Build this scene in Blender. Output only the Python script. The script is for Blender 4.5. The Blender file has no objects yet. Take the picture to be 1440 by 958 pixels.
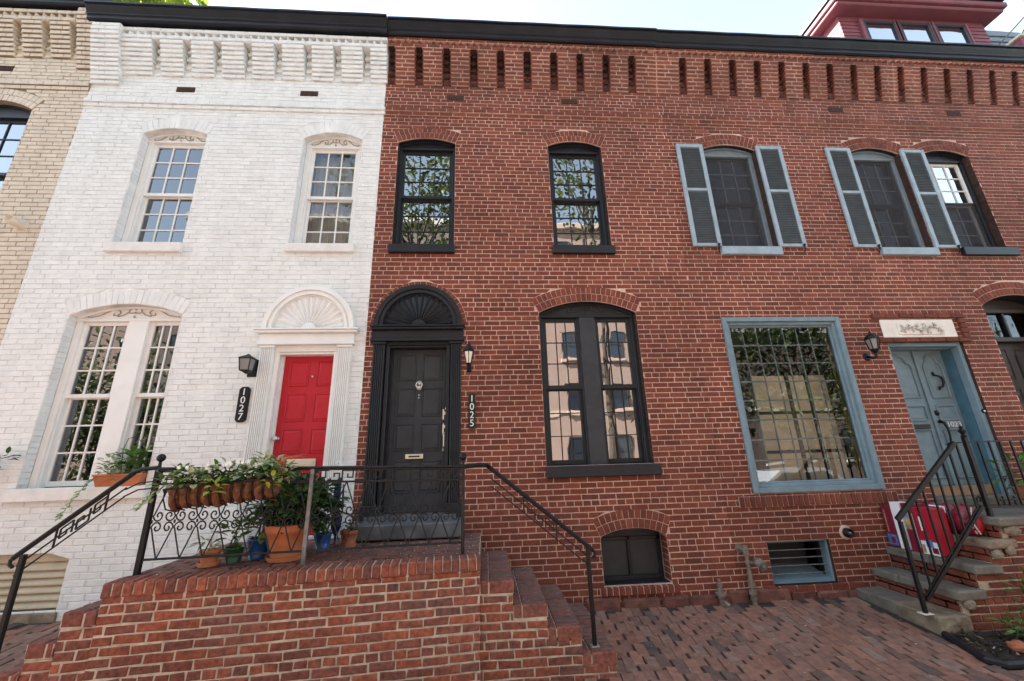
import bpy, math, random
from mathutils import Vector, Matrix
random.seed(7)
R = random.random
def U(a, b): return a + (b - a) * random.random()
SC = bpy.context.scene
COL = SC.collection
CAMZ, D = 1.61, 5.1
def per(X, Z, y):
    "point measured on the facade plane, moved to depth y along its sight line"
    k = (D + y) / D
    return X * k, CAMZ + (Z - CAMZ) * k

# ------------------------------------------------------------------ materials
def nodes(name):
    m = bpy.data.materials.new(name); m.use_nodes = True
    nt = m.node_tree; nt.nodes.clear()
    o = nt.nodes.new('ShaderNodeOutputMaterial')
    return m, nt, o
def mat(name, cols, rough=.8, noise=(14, .18), bump=None, spec=.3, metal=0, dirt=None, trans=0, coat=0, streak=None, patch=None):
    m, nt, o = nodes(name); N = nt.nodes.new; L = nt.links.new
    b = N('ShaderNodeBsdfPrincipled')
    b.inputs['Roughness'].default_value = rough
    b.inputs['Specular IOR Level'].default_value = spec
    b.inputs['Metallic'].default_value = metal
    b.inputs['Coat Weight'].default_value = coat
    tc = N('ShaderNodeTexCoord')
    if isinstance(cols, tuple): cols = [cols]
    if len(cols) > 1:
        g = N('ShaderNodeNewGeometry'); r = N('ShaderNodeValToRGB')
        el = r.color_ramp.elements
        while len(el) < len(cols): el.new(.5)
        for i, c in enumerate(cols):
            el[i].position = i / (len(cols) - 1); el[i].color = (*c, 1)
        L(g.outputs['Random Per Island'], r.inputs[0]); col = r.outputs[0]
    else:
        r = N('ShaderNodeRGB'); r.outputs[0].default_value = (*cols[0], 1); col = r.outputs[0]
    def modulate(col, scale, amt, detail=4, lo=None):
        n = N('ShaderNodeTexNoise'); n.inputs['Scale'].default_value = scale; n.inputs['Detail'].default_value = detail
        L(tc.outputs['Object'], n.inputs['Vector'])
        mr = N('ShaderNodeMapRange'); mr.inputs[1].default_value = .3; mr.inputs[2].default_value = .7
        mr.inputs[3].default_value = 1 - amt; mr.inputs[4].default_value = 1 + amt if lo is None else lo
        L(n.outputs[0], mr.inputs[0])
        mx = N('ShaderNodeVectorMath'); mx.operation = 'SCALE'
        L(col, mx.inputs[0]); L(mr.outputs[0], mx.inputs['Scale'])
        return mx.outputs[0]
    if noise: col = modulate(col, *noise)
    if streak:      # rain streaks: noise drawn out along the vertical
        mp = N('ShaderNodeMapping'); mp.inputs['Scale'].default_value = (7, 7, .55); L(tc.outputs['Object'], mp.inputs[0])
        n = N('ShaderNodeTexNoise'); n.inputs['Scale'].default_value = 1; n.inputs['Detail'].default_value = 5; L(mp.outputs[0], n.inputs['Vector'])
        mr = N('ShaderNodeMapRange'); mr.inputs[1].default_value = .35; mr.inputs[2].default_value = .75; mr.inputs[3].default_value = 1 + streak * .35; mr.inputs[4].default_value = 1 - streak
        L(n.outputs[0], mr.inputs[0]); mx = N('ShaderNodeVectorMath'); mx.operation = 'SCALE'; L(col, mx.inputs[0]); L(mr.outputs[0], mx.inputs['Scale']); col = mx.outputs[0]
    if patch:       # broad patches of soot and repointing
        n = N('ShaderNodeTexNoise'); n.inputs['Scale'].default_value = patch[0]; n.inputs['Detail'].default_value = 4; n.inputs['Roughness'].default_value = .6; L(tc.outputs['Object'], n.inputs['Vector'])
        mr = N('ShaderNodeMapRange'); mr.inputs[1].default_value = .38; mr.inputs[2].default_value = .62; mr.inputs[3].default_value = 1 - patch[1]; mr.inputs[4].default_value = 1 + patch[1]
        L(n.outputs[0], mr.inputs[0]); mx = N('ShaderNodeVectorMath'); mx.operation = 'SCALE'; L(col, mx.inputs[0]); L(mr.outputs[0], mx.inputs['Scale']); col = mx.outputs[0]
    if dirt:
        n = N('ShaderNodeTexNoise'); n.inputs['Scale'].default_value = dirt[0]; n.inputs['Detail'].default_value = 6
        n.inputs['Roughness'].default_value = .65
        L(tc.outputs['Object'], n.inputs['Vector'])
        mr = N('ShaderNodeMapRange'); mr.inputs[1].default_value = .52; mr.inputs[2].default_value = .72
        mr.inputs[4].default_value = dirt[1]
        L(n.outputs[0], mr.inputs[0])
        mx = N('ShaderNodeMix'); mx.data_type = 'RGBA'
        L(mr.outputs[0], mx.inputs[0]); L(col, mx.inputs[6]); mx.inputs[7].default_value = (*dirt[2], 1)
        col = mx.outputs[2]
    L(col, b.inputs['Base Color'])
    if bump:
        n = N('ShaderNodeTexNoise'); n.inputs['Scale'].default_value = bump[0]; n.inputs['Detail'].default_value = 5
        L(tc.outputs['Object'], n.inputs['Vector'])
        bp = N('ShaderNodeBump'); bp.inputs['Strength'].default_value = bump[1]; bp.inputs['Distance'].default_value = bump[2]
        L(n.outputs[0], bp.inputs['Height']); L(bp.outputs[0], b.inputs['Normal'])
    if trans:
        t = N('ShaderNodeBsdfTranslucent'); L(col, t.inputs[0])
        ms = N('ShaderNodeMixShader'); ms.inputs[0].default_value = trans
        L(b.outputs[0], ms.inputs[1]); L(t.outputs[0], ms.inputs[2]); L(ms.outputs[0], o.inputs[0])
    else: L(b.outputs[0], o.inputs[0])
    return m
def glass(name, refl=.35, tint=(.75, .78, .76), wob=.03, rough=0.0, sc=2.2):
    m, nt, o = nodes(name); N = nt.nodes.new; L = nt.links.new
    t = N('ShaderNodeBsdfTransparent'); t.inputs[0].default_value = (*tint, 1)
    g = N('ShaderNodeBsdfGlossy'); g.inputs['Roughness'].default_value = rough; g.inputs[0].default_value = (.95, .97, 1, 1)
    lw = N('ShaderNodeLayerWeight'); lw.inputs[0].default_value = .25
    mr = N('ShaderNodeMapRange'); mr.inputs[3].default_value = refl; mr.inputs[4].default_value = .95
    L(lw.outputs['Fresnel'], mr.inputs[0])
    ms = N('ShaderNodeMixShader'); L(mr.outputs[0], ms.inputs[0]); L(t.outputs[0], ms.inputs[1]); L(g.outputs[0], ms.inputs[2])
    tc = N('ShaderNodeTexCoord'); n = N('ShaderNodeTexNoise'); n.inputs['Scale'].default_value = sc; n.inputs['Detail'].default_value = 1
    L(tc.outputs['Object'], n.inputs['Vector'])
    bp = N('ShaderNodeBump'); bp.inputs['Strength'].default_value = 1; bp.inputs['Distance'].default_value = wob
    L(n.outputs[0], bp.inputs['Height']); L(bp.outputs[0], g.inputs['Normal'])
    L(ms.outputs[0], o.inputs[0])
    return m

RED = [(.105, .032, .020), (.185, .050, .029), (.150, .041, .025), (.210, .062, .036), (.122, .036, .024), (.175, .047, .028)]
M_RED = mat('red_brick_clay', RED, .85, (45, .26), (60, .5, .004), dirt=(1.1, .4, (.085, .034, .026)), streak=.12, patch=(.55, .2))
M_RMOR = mat('pink_mortar', (.56, .375, .30), .95, (25, .2), dirt=(1.6, .6, (.36, .22, .17)), streak=.14, patch=(.55, .2))
ORA = [(.20, .060, .036), (.25, .074, .042), (.145, .056, .042), (.225, .066, .039), (.275, .084, .045), (.13, .058, .046), (.24, .072, .041), (.165, .06, .043), (.21, .072, .047)]
M_ORA = mat('stoop_brick_clay', ORA, .9, (30, .4), (40, 1, .008), dirt=(4.5, .55, (.105, .06, .045)), patch=(1.2, .2))
M_OMOR = mat('stoop_mortar', (.47, .40, .31), .95, (20, .3), (50, .8, .008), dirt=(2.5, .6, (.20, .15, .11)))
M_DECK = mat('deck_brick_clay', [(.14, .068, .052), (.19, .085, .064), (.16, .09, .075), (.12, .06, .048)], .8, (18, .3), (40, .7, .004), dirt=(3, .4, (.14, .10, .085)))
PAV = [(.205, .105, .074), (.25, .122, .082), (.185, .10, .075), (.285, .14, .095), (.225, .113, .079), (.21, .128, .097), (.255, .115, .074), (.085, .066, .056), (.215, .11, .078), (.235, .15, .115)]
M_PAV = mat('paver_clay', PAV, .75, (16, .25), (30, .6, .004), dirt=(1.6, .4, (.13, .085, .07)))
M_PJOI = mat('paver_joint_sand', (.045, .034, .028), .95, (30, .3))
M_WHT = mat('white_painted_brick', [(.665, .685, .665), (.725, .745, .725), (.695, .715, .695)], .7, (9, .05), (45, .7, .006), dirt=(1.4, .3, (.60, .585, .55)), streak=.07)
M_WMOR = mat('white_painted_joint', (.655, .655, .63), .8, (5, .32), (40, .8, .01))
M_CRM = mat('cream_painted_brick', [(.565, .50, .405), (.625, .555, .45), (.595, .53, .425)], .75, (9, .08), (45, .7, .006), dirt=(1.5, .3, (.46, .38, .29)), streak=.08)
M_CMOR = mat('cream_painted_joint', (.27, .205, .145), .9, (20, .2))
M_WOODW = mat('white_painted_wood', (.74, .745, .715), .45, (6, .05), (20, .3, .002), dirt=(3, .2, (.6, .58, .54)))
M_OFFW = mat('offwhite_sill_paint', (.68, .67, .63), .6, (8, .08), (30, .4, .003), dirt=(5, .3, (.45, .43, .4)))
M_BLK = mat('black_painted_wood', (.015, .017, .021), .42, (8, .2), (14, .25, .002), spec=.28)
M_CHAR = mat('charcoal_door_paint', (.038, .041, .046), .45, (8, .15), spec=.25)
M_FASC = mat('black_cornice_metal', (.007, .008, .012), .45, (4, .3), (6, .3, .01), spec=.3, dirt=(2.5, .5, (.018, .02, .027)))
M_REDP = mat('red_gloss_paint', (.46, .014, .026), .4, (5, .08), (12, .15, .002), spec=.3, dirt=(6, .25, (.36, .01, .02)))
M_BLUE = mat('slate_blue_paint', (.155, .228, .265), .5, (8, .14), (18, .4, .003), dirt=(4, .4, (.17, .235, .27)))
M_TEAL = mat('teal_jamb_paint', (.065, .145, .19), .5, (8, .15), dirt=(4, .3, (.1, .17, .2)))
M_SHUT = mat('pale_blue_shutter_frame', (.28, .355, .395), .5, (9, .12), (18, .3, .002), dirt=(5, .35, (.22, .28, .31)))
M_LOUV = mat('dark_louver_paint', (.10, .118, .124), .6, (9, .15))
M_MUNT = mat('pale_grille', (.34, .35, .36), .6, (9, .1))
M_SCRN = mat('grey_insect_screen', (.045, .046, .05), .9, (200, .3))
M_IRON = mat('wrought_iron_paint', (.006, .006, .007), .45, (30, .3), (60, .5, .002), spec=.28)
M_IRONW = mat('worn_iron_paint', (.011, .011, .012), .5, (25, .5), (60, .6, .002), spec=.3, dirt=(20, .4, (.055, .055, .053)))
M_IRONG = mat('silvery_worn_post', (.16, .16, .155), .5, (20, .35), (60, .6, .002), spec=.5, metal=.3)
M_BRASS = mat('pale_brass', (.76, .70, .56), .28, (10, .1), metal=.85)
M_CHROME = mat('bright_nickel', (.62, .61, .58), .3, (10, .05), metal=.95)
M_STONE = mat('bluestone_tread', (.14, .125, .10), .85, (9, .25), (22, .8, .012), dirt=(3, .5, (.085, .075, .055)))
M_STONE2 = mat('rough_step_stone', [(.16, .125, .085), (.22, .17, .12), (.13, .105, .08)], .9, (7, .3), (14, .9, .03), dirt=(4, .5, (.09, .075, .05)))
M_FOUND = mat('red_foundation_stone', [(.12, .05, .04), (.16, .07, .055), (.14, .075, .05)], .9, (8, .3), (12, .9, .03))
M_GREYST = mat('grey_threshold_stone', (.10, .105, .11), .5, (6, .4), (20, .5, .004))
M_TERRA = mat('terracotta', (.43, .145, .062), .8, (8, .14), (30, .3, .003), dirt=(5, .35, (.38, .14, .07)))
M_TERR2 = mat('weathered_terracotta', (.30, .10, .05), .85, (9, .25), dirt=(7, .45, (.25, .14, .09)))
M_GPOT = mat('green_glazed_pot', (.02, .07, .035), .3, (8, .15), spec=.5)
M_BPOT = mat('blue_glazed_pot', (.012, .075, .24), .3, (8, .15), spec=.5)
M_SOIL = mat('potting_soil', (.03, .02, .014), .95, (30, .5))
M_COCO = mat('coco_liner', [(.105, .046, .024), (.15, .066, .034), (.125, .055, .03)], .95, (25, .45), (50, 1, .01))
M_LEAF = mat('fresh_leaf', [(.055, .13, .02), (.10, .20, .035), (.035, .09, .018), (.16, .26, .06)], .55, (8, .2), trans=.25)
M_LEAFD = mat('dark_leaf', [(.028, .075, .025), (.05, .12, .032), (.02, .055, .02), (.07, .15, .045)], .5, (8, .2), trans=.2)
M_VARI = mat('variegated_leaf', [(.16, .24, .07), (.40, .46, .22), (.10, .17, .06), (.55, .58, .38), (.22, .3, .12)], .55, (10, .2), trans=.2)
M_LIME = mat('lime_leaf', [(.28, .36, .04), (.36, .42, .08), (.2, .3, .04)], .5, (10, .2), trans=.25)
M_TREEL = mat('tree_leaf', [(.04, .065, .022), (.07, .10, .028), (.025, .05, .018), (.11, .135, .04), (.16, .17, .06)], .5, (3, .2), trans=.3)
M_SUNL = mat('yellow_green_leaf', [(.20, .26, .03), (.34, .38, .04), (.10, .16, .02), (.44, .44, .07)], .5, (3, .2), trans=.5)
M_BARK = mat('bark', (.06, .045, .032), .95, (12, .4), (20, 1, .03))
M_PETAL = mat('white_petal', (.8, .78, .72), .6, None)
M_LIT = mat('litter_scraps', [(.5, .45, .36), (.3, .23, .12), (.6, .56, .48), (.22, .2, .08), (.42, .3, .16)], .8, None)
M_MULCH = mat('bark_mulch', [(.022, .014, .01), (.04, .026, .018), (.03, .019, .014), (.07, .05, .035)], .95, (12, .4))
M_EDGE = mat('black_plastic_edging', (.012, .012, .013), .5, (12, .2))
M_MAROON = mat('maroon_clapboard', (.172, .05, .06), .6, (5, .1), (12, .3, .003), dirt=(3, .3, (.26, .07, .085)))
M_SLATE = mat('grey_slate_roof', [(.11, .13, .145), (.15, .175, .19)], .55, (8, .2))
M_ROOF = mat('roof_membrane', (.09, .09, .095), .9, (4, .2))
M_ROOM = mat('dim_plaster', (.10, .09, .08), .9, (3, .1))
M_CURT = mat('grey_curtain', (.42, .41, .39), .9, (6, .12))
M_OLIVE = mat('olive_curtain', (.34, .28, .05), .9, (6, .25))
M_TAN = mat('tan_screen_panel', (.54, .475, .36), .85, (3, .14))
M_LOUVC = mat('cream_louver_paint', (.48, .41, .29), .6, (6, .12), dirt=(4, .35, (.34, .28, .19)))
M_CLOTH = mat('white_plaque', (.72, .69, .62), .7, (8, .07), dirt=(6, .3, (.5, .46, .4)))
M_FROST = mat('frosted_lamp_glass', (.78, .70, .52), .35, (6, .08))
M_SMOKE = mat('smoky_lamp_glass', (.22, .215, .20), .15, (6, .1), spec=.6)
M_PIPE = mat('corroded_pipe', (.20, .165, .13), .7, (18, .4), (40, .8, .006), metal=.3, dirt=(14, .6, (.36, .32, .28)))
M_VENTB = mat('rusty_vent_brick', (.06, .035, .026), .9, (60, .5), (70, 1, .01))
M_STUC = mat('peach_stucco', (.38, .26, .20), .85, (1.5, .08))
M_BRK2 = mat('far_brick', (.20, .15, .125), .85, (2, .2))
M_PALE = mat('pale_trim', (.6, .55, .47), .8, (4, .1))
M_ASPH = mat('asphalt', (.068, .069, .07), .9, (6, .25), (60, .6, .006))
M_CONC = mat('curb_concrete', (.32, .30, .27), .9, (5, .15))
M_CARP = mat('white_car_paint', (.5, .51, .52), .25, None, coat=.6)
M_RUBB = mat('tyre_rubber', (.015, .015, .016), .8, None)
M_BOXR = mat('red_printed_carton', (.36, .012, .03), .4, (5, .12), spec=.4)
M_BOXM = mat('maroon_printed_carton', (.16, .012, .03), .4, (5, .15), spec=.4)
M_BOXW = mat('white_printed_carton', (.72, .70, .70), .4, (5, .06), spec=.4)
M_BOXB = mat('blue_printed_patch', (.05, .16, .38), .4, (12, .4))
M_BOXY = mat('tan_printed_patch', (.36, .27, .13), .4, (20, .4))
M_WRAP = mat('red_shrink_wrap', (.20, .012, .03), .22, (7, .5), (7, 1, .03), spec=.6, dirt=(9, .5, (.34, .05, .08)))
M_TANB = mat('tan_kickboard', (.36, .22, .12), .7, (5, .2))
M_BROWN = mat('dark_brown_door_paint', (.038, .029, .026), .45, (5, .2), spec=.2)
M_NAVY = mat('navy_fabric', (.012, .018, .06), .8, (9, .3))
G_BLK = glass('old_window_glass', .31, (.4, .42, .4), .0018)
G_WHT = glass('white_house_window_glass', .15, (.5, .52, .5), .0018)
G_PIC = glass('picture_window_glass', .075, (.9, .92, .9), .005, sc=1.2)
G_DK = glass('dim_window_glass', .03, (.5, .52, .54), .012)
G_CUR = glass('curtained_window_glass', .07, (.85, .87, .84), .0035)
G_SKY = glass('bright_window_glass', .6, (.6, .62, .6), .004)
G_FAR = glass('far_window_glass', .25, (.2, .22, .25), .004)

m_, nt_, o_ = nodes('fine_screen_mesh')
d_ = nt_.nodes.new('ShaderNodeBsdfDiffuse'); d_.inputs[0].default_value = (.062, .064, .07, 1); t_ = nt_.nodes.new('ShaderNodeBsdfTransparent')
x_ = nt_.nodes.new('ShaderNodeMixShader'); x_.inputs[0].default_value = .62
nt_.links.new(t_.outputs[0], x_.inputs[1]); nt_.links.new(d_.outputs[0], x_.inputs[2]); nt_.links.new(x_.outputs[0], o_.inputs[0]); M_MESH = m_
# ------------------------------------------------------------------ mesh builder
class MB:
    def __init__(s): s.v = []; s.f = []; s.m = []; s.mats = []; s.T = None
    def mi(s, m):
        if m not in s.mats: s.mats.append(m)
        return s.mats.index(m)
    def add(s, vs, fs, m):
        b = len(s.v); T = s.T
        s.v.extend([T(*p) for p in vs] if T else [tuple(p) for p in vs])
        k = s.mi(m)
        for f in fs: s.f.append([b + i for i in f]); s.m.append(k)
    def box(s, x0, x1, y0, y1, z0, z1, m, j=0):
        if x0 > x1: x0, x1 = x1, x0
        if y0 > y1: y0, y1 = y1, y0
        if z0 > z1: z0, z1 = z1, z0
        vs = [(x, y, z) for z in (z0, z1) for y in (y0, y1) for x in (x0, x1)]
        if j: vs = [(a + U(-j, j), b + U(-j, j), c + U(-j, j)) for a, b, c in vs]
        s.add(vs, [(0, 2, 3, 1), (4, 5, 7, 6), (0, 1, 5, 4), (2, 6, 7, 3), (0, 4, 6, 2), (1, 3, 7, 5)], m)
    def cbox(s, x0, x1, y0, y1, z0, z1, m, c=.006, j=0):
        "box chamfered all round"
        if x0 > x1: x0, x1 = x1, x0
        if y0 > y1: y0, y1 = y1, y0
        if z0 > z1: z0, z1 = z1, z0
        c = min(c, (x1 - x0) * .45, (y1 - y0) * .45, (z1 - z0) * .45)
        X = (x0, x1); Y = (y0, y1); Z = (z0, z1); vs = []; idx = {}
        for i in (0, 1):
            for k in (0, 1):
                for l in (0, 1):
                    o = [U(-j, j) if j else 0 for _ in range(3)]
                    p = (X[i] + o[0], Y[k] + o[1], Z[l] + o[2]); q = (c if i == 0 else -c, c if k == 0 else -c, c if l == 0 else -c)
                    for a in range(3):
                        idx[i, k, l, a] = len(vs)
                        vs.append(tuple(p[b] + (q[b] if b != a else 0) for b in range(3)))
        F = []
        for i in (0, 1):
            F.append([idx[i, k, l, 0] for k, l in ((0, 0), (0, 1), (1, 1), (1, 0))][::-1 if i else 1])
            F.append([idx[k, i, l, 1] for k, l in ((0, 0), (1, 0), (1, 1), (0, 1))][::-1 if i else 1])
            F.append([idx[k, l, i, 2] for k, l in ((0, 0), (0, 1), (1, 1), (1, 0))][::-1 if i else 1])
        for a in range(3):
            b, d = [q for q in range(3) if q != a]
            for i in (0, 1):
                for k in (0, 1):
                    e = []
                    for l in (0, 1):
                        key = [0, 0, 0]; key[a] = l; key[b] = i; key[d] = k
                        e.append((idx[(*key, b)], idx[(*key, d)]))
                    F.append([e[0][0], e[0][1], e[1][1], e[1][0]])
        for i in (0, 1):
            for k in (0, 1):
                for l in (0, 1): F.append([idx[i, k, l, a] for a in range(3)])
        s.add(vs, F, m)
    def prism(s, pts, y0, y1, m, back=False):
        "polygon in x,z swept from y0 (front) to y1"
        n = len(pts)
        vs = [(x, y0, z) for x, z in pts] + [(x, y1, z) for x, z in pts]
        fs = [list(range(n))] + [[i, i + n, (i + 1) % n + n, (i + 1) % n] for i in range(n)]
        if back: fs.append(list(range(2 * n - 1, n - 1, -1)))
        s.add(vs, fs, m)
    def ring(s, inner, outer, y0, y1, m):
        "strip between two matching outlines in x,z (open), with thickness"
        n = len(inner)
        vs = [(x, y0, z) for x, z in inner] + [(x, y0, z) for x, z in outer] + [(x, y1, z) for x, z in inner] + [(x, y1, z) for x, z in outer]
        fs = []
        for i in range(n - 1):
            fs += [[i, i + 1, n + i + 1, n + i], [i, 2 * n + i, 2 * n + i + 1, i + 1], [n + i, n + i + 1, 3 * n + i + 1, 3 * n + i]]
        fs += [[0, n, 3 * n, 2 * n], [n - 1, 3 * n - 1, 4 * n - 1, 2 * n - 1]]
        s.add(vs, fs, m)
    def slabz(s, pts, z0, z1, m):
        n = len(pts)
        vs = [(x, y, z0) for x, y in pts] + [(x, y, z1) for x, y in pts]
        s.add(vs, [list(range(n, 2 * n)), list(range(n - 1, -1, -1))] + [[i, (i + 1) % n, (i + 1) % n + n, i + n] for i in range(n)], m)
    def tube(s, pts, r, m, n=6, cap=True, flat=None):
        pts = [Vector(p) for p in pts]; vs = []; fs = []; N = len(pts)
        for i, p in enumerate(pts):
            d = (pts[min(i + 1, N - 1)] - pts[max(i - 1, 0)])
            d = d.normalized() if d.length > 1e-9 else Vector((0, 0, 1))
            a = Vector((0, 1, 0)) if abs(d.y) < .9 else Vector((1, 0, 0))
            u = d.cross(a).normalized(); w = d.cross(u).normalized()
            rr = r[i] if isinstance(r, (list, tuple)) else r
            for k in range(n):
                t = 2 * math.pi * (k + .5) / n
                vs.append(p + u * math.cos(t) * rr * (flat or 1) + w * math.sin(t) * rr)
        for i in range(N - 1):
            for k in range(n): fs.append([i * n + k, i * n + (k + 1) % n, (i + 1) * n + (k + 1) % n, (i + 1) * n + k])
        if cap: fs += [list(range(n - 1, -1, -1)), list(range((N - 1) * n, N * n))]
        s.add([tuple(v) for v in vs], fs, m)
    def lathe(s, prof, c, m, n=24, axis='z'):
        vs = []; fs = []; N = len(prof)
        for r, h in prof:
            for k in range(n):
                t = 2 * math.pi * k / n; a, b = r * math.cos(t), r * math.sin(t)
                vs.append((c[0] + a, c[1] + b, c[2] + h) if axis == 'z' else (c[0] + a, c[1] - h, c[2] + b) if axis == 'y' else (c[0] - h, c[1] + a, c[2] + b))
        for i in range(N - 1):
            for k in range(n): fs.append([i * n + k, i * n + (k + 1) % n, (i + 1) * n + (k + 1) % n, (i + 1) * n + k])
        fs += [list(range(n)), list(range((N - 1) * n, N * n))]
        s.add(vs, fs, m)
    def ball(s, c, r, m, n=14):
        s.lathe([(max(1e-4, r * math.sin(math.pi * i / 8)), -r * math.cos(math.pi * i / 8)) for i in range(9)], c, m, n)
    def blob(s, c, rx, ry, rz, m, j=.15, n=10):
        vs = []; fs = []
        for i in range(7):
            t = math.pi * i / 6
            for k in range(n):
                p = 2 * math.pi * k / n; q = 1 + U(-j, j)
                vs.append((c[0] + rx * q * math.sin(t) * math.cos(p), c[1] + ry * q * math.sin(t) * math.sin(p), c[2] - rz * q * math.cos(t)))
        for i in range(6):
            for k in range(n): fs.append([i * n + k, i * n + (k + 1) % n, (i + 1) * n + (k + 1) % n, (i + 1) * n + k])
        s.add(vs, fs, m)
    def leaf(s, p, d, up, L, W, m, fold=.25):
        d = d.normalized(); sd = d.cross(up)
        if sd.length < 1e-3: sd = d.cross(Vector((1, .3, .2)))
        sd.normalize(); nn = sd.cross(d)
        q = [p, p + d * L * .3 + sd * W * .42 + nn * W * fold * .6, p + d * L * .65 + sd * W * .4 + nn * W * fold * .3, p + d * L - nn * L * .12,
             p + d * L * .65 - sd * W * .4 + nn * W * fold * .3, p + d * L * .3 - sd * W * .42 + nn * W * fold * .6, p + d * L * .5]
        s.add([tuple(v) for v in q], [(0, 1, 2, 6), (6, 2, 3), (0, 6, 4, 5), (6, 3, 4)], m)
    def build(s, name, parent=None, smooth=False, label=None, stuff=False):
        me = bpy.data.meshes.new(name)
        o = bpy.data.objects.new(name, me); COL.objects.link(o)
        off = Vector((0, 0, 0)); q = parent
        while q: off += q.location; q = q.parent
        me.from_pydata([(x - off.x, y - off.y, z - off.z) for x, y, z in s.v], [], s.f)
        for m in s.mats: me.materials.append(m)
        me.polygons.foreach_set('material_index', s.m)
        if smooth: me.polygons.foreach_set('use_smooth', [True] * len(s.f))
        me.update()
        if parent: o.parent = parent
        if label: o['label'] = label
        if stuff: o['kind'] = 'stuff'
        return o
def tag(o, label=None, cat=None, group=None, kind=None):
    if label: o['label'] = label
    if cat: o['category'] = cat
    if group: o['group'] = group
    if kind: o['kind'] = kind
    return o
def thing(name, loc, label, cat, group=None):
    o = bpy.data.objects.new(name, None); COL.objects.link(o); o.location = loc; o.empty_display_size = .2
    return tag(o, label, cat, group)
def text_mesh(mb, body, size, m, place, depth=.004):
    cu = bpy.data.curves.new('digits', 'FONT'); cu.body = body; cu.size = size; cu.align_x = 'CENTER'; cu.align_y = 'CENTER'; cu.extrude = depth
    ob = bpy.data.objects.new('digits', cu); COL.objects.link(ob)
    dg = bpy.context.evaluated_depsgraph_get(); dg.update()
    me = ob.evaluated_get(dg).to_mesh()
    vs = [tuple(v.co) for v in me.vertices]; fs = [list(p.vertices) for p in me.polygons]
    ob.evaluated_get(dg).to_mesh_clear()
    bpy.data.objects.remove(ob); bpy.data.curves.remove(cu)
    mb.add([place(*v) for v in vs], fs, m)

# ------------------------------------------------------------------ openings
class Rect:
    def __init__(s, x0, x1, z0, z1): s.x0, s.x1, s.z0, s.z1 = x0, x1, z0, z1; s.zs = z1; s.zc = z1; s.t = 0
    def iv(s, z, outer=False): return (s.x0, s.x1) if s.z0 < z < s.z1 else None
    def arc(s, n=2): return [(s.x0, s.z1), (s.x1, s.z1)]
class Arch:
    def __init__(s, x0, x1, z0, zs, zc, t=.2, ext=0):
        s.x0, s.x1, s.z0, s.zs, s.zc, s.t = x0, x1, z0, zs, zc, t
        h = zc - zs; w = (x1 - x0) / 2; s.cx = (x0 + x1) / 2
        s.r = (w * w + h * h) / (2 * h); s.cz = zc - s.r; s.a = math.asin(min(1, w / s.r))
        if h > w * .999: s.a = math.pi / 2
    def pt(s, ang, rr): return (s.cx + rr * math.sin(ang), s.cz + rr * math.cos(ang))
    def arc(s, n=24, e=0): return [s.pt(-s.a + 2 * s.a * i / n, s.r + e) for i in range(n + 1)]
    def iv(s, z, outer=False):
        if z <= s.z0: return None
        if z <= s.zs: return (s.x0, s.x1)
        if not outer or s.t == 0:
            if z >= s.zc: return None
            q = math.sqrt(max(0, s.r ** 2 - (z - s.cz) ** 2)); return (s.cx - q, s.cx + q)
        ro = s.r + s.t
        if z >= s.cz + ro: return None
        zt = s.cz + ro * math.cos(s.a)
        if z < zt: q = (z - s.cz) * math.tan(s.a)
        else: q = math.sqrt(ro * ro - (z - s.cz) ** 2)
        return (s.cx - q, s.cx + q)

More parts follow.
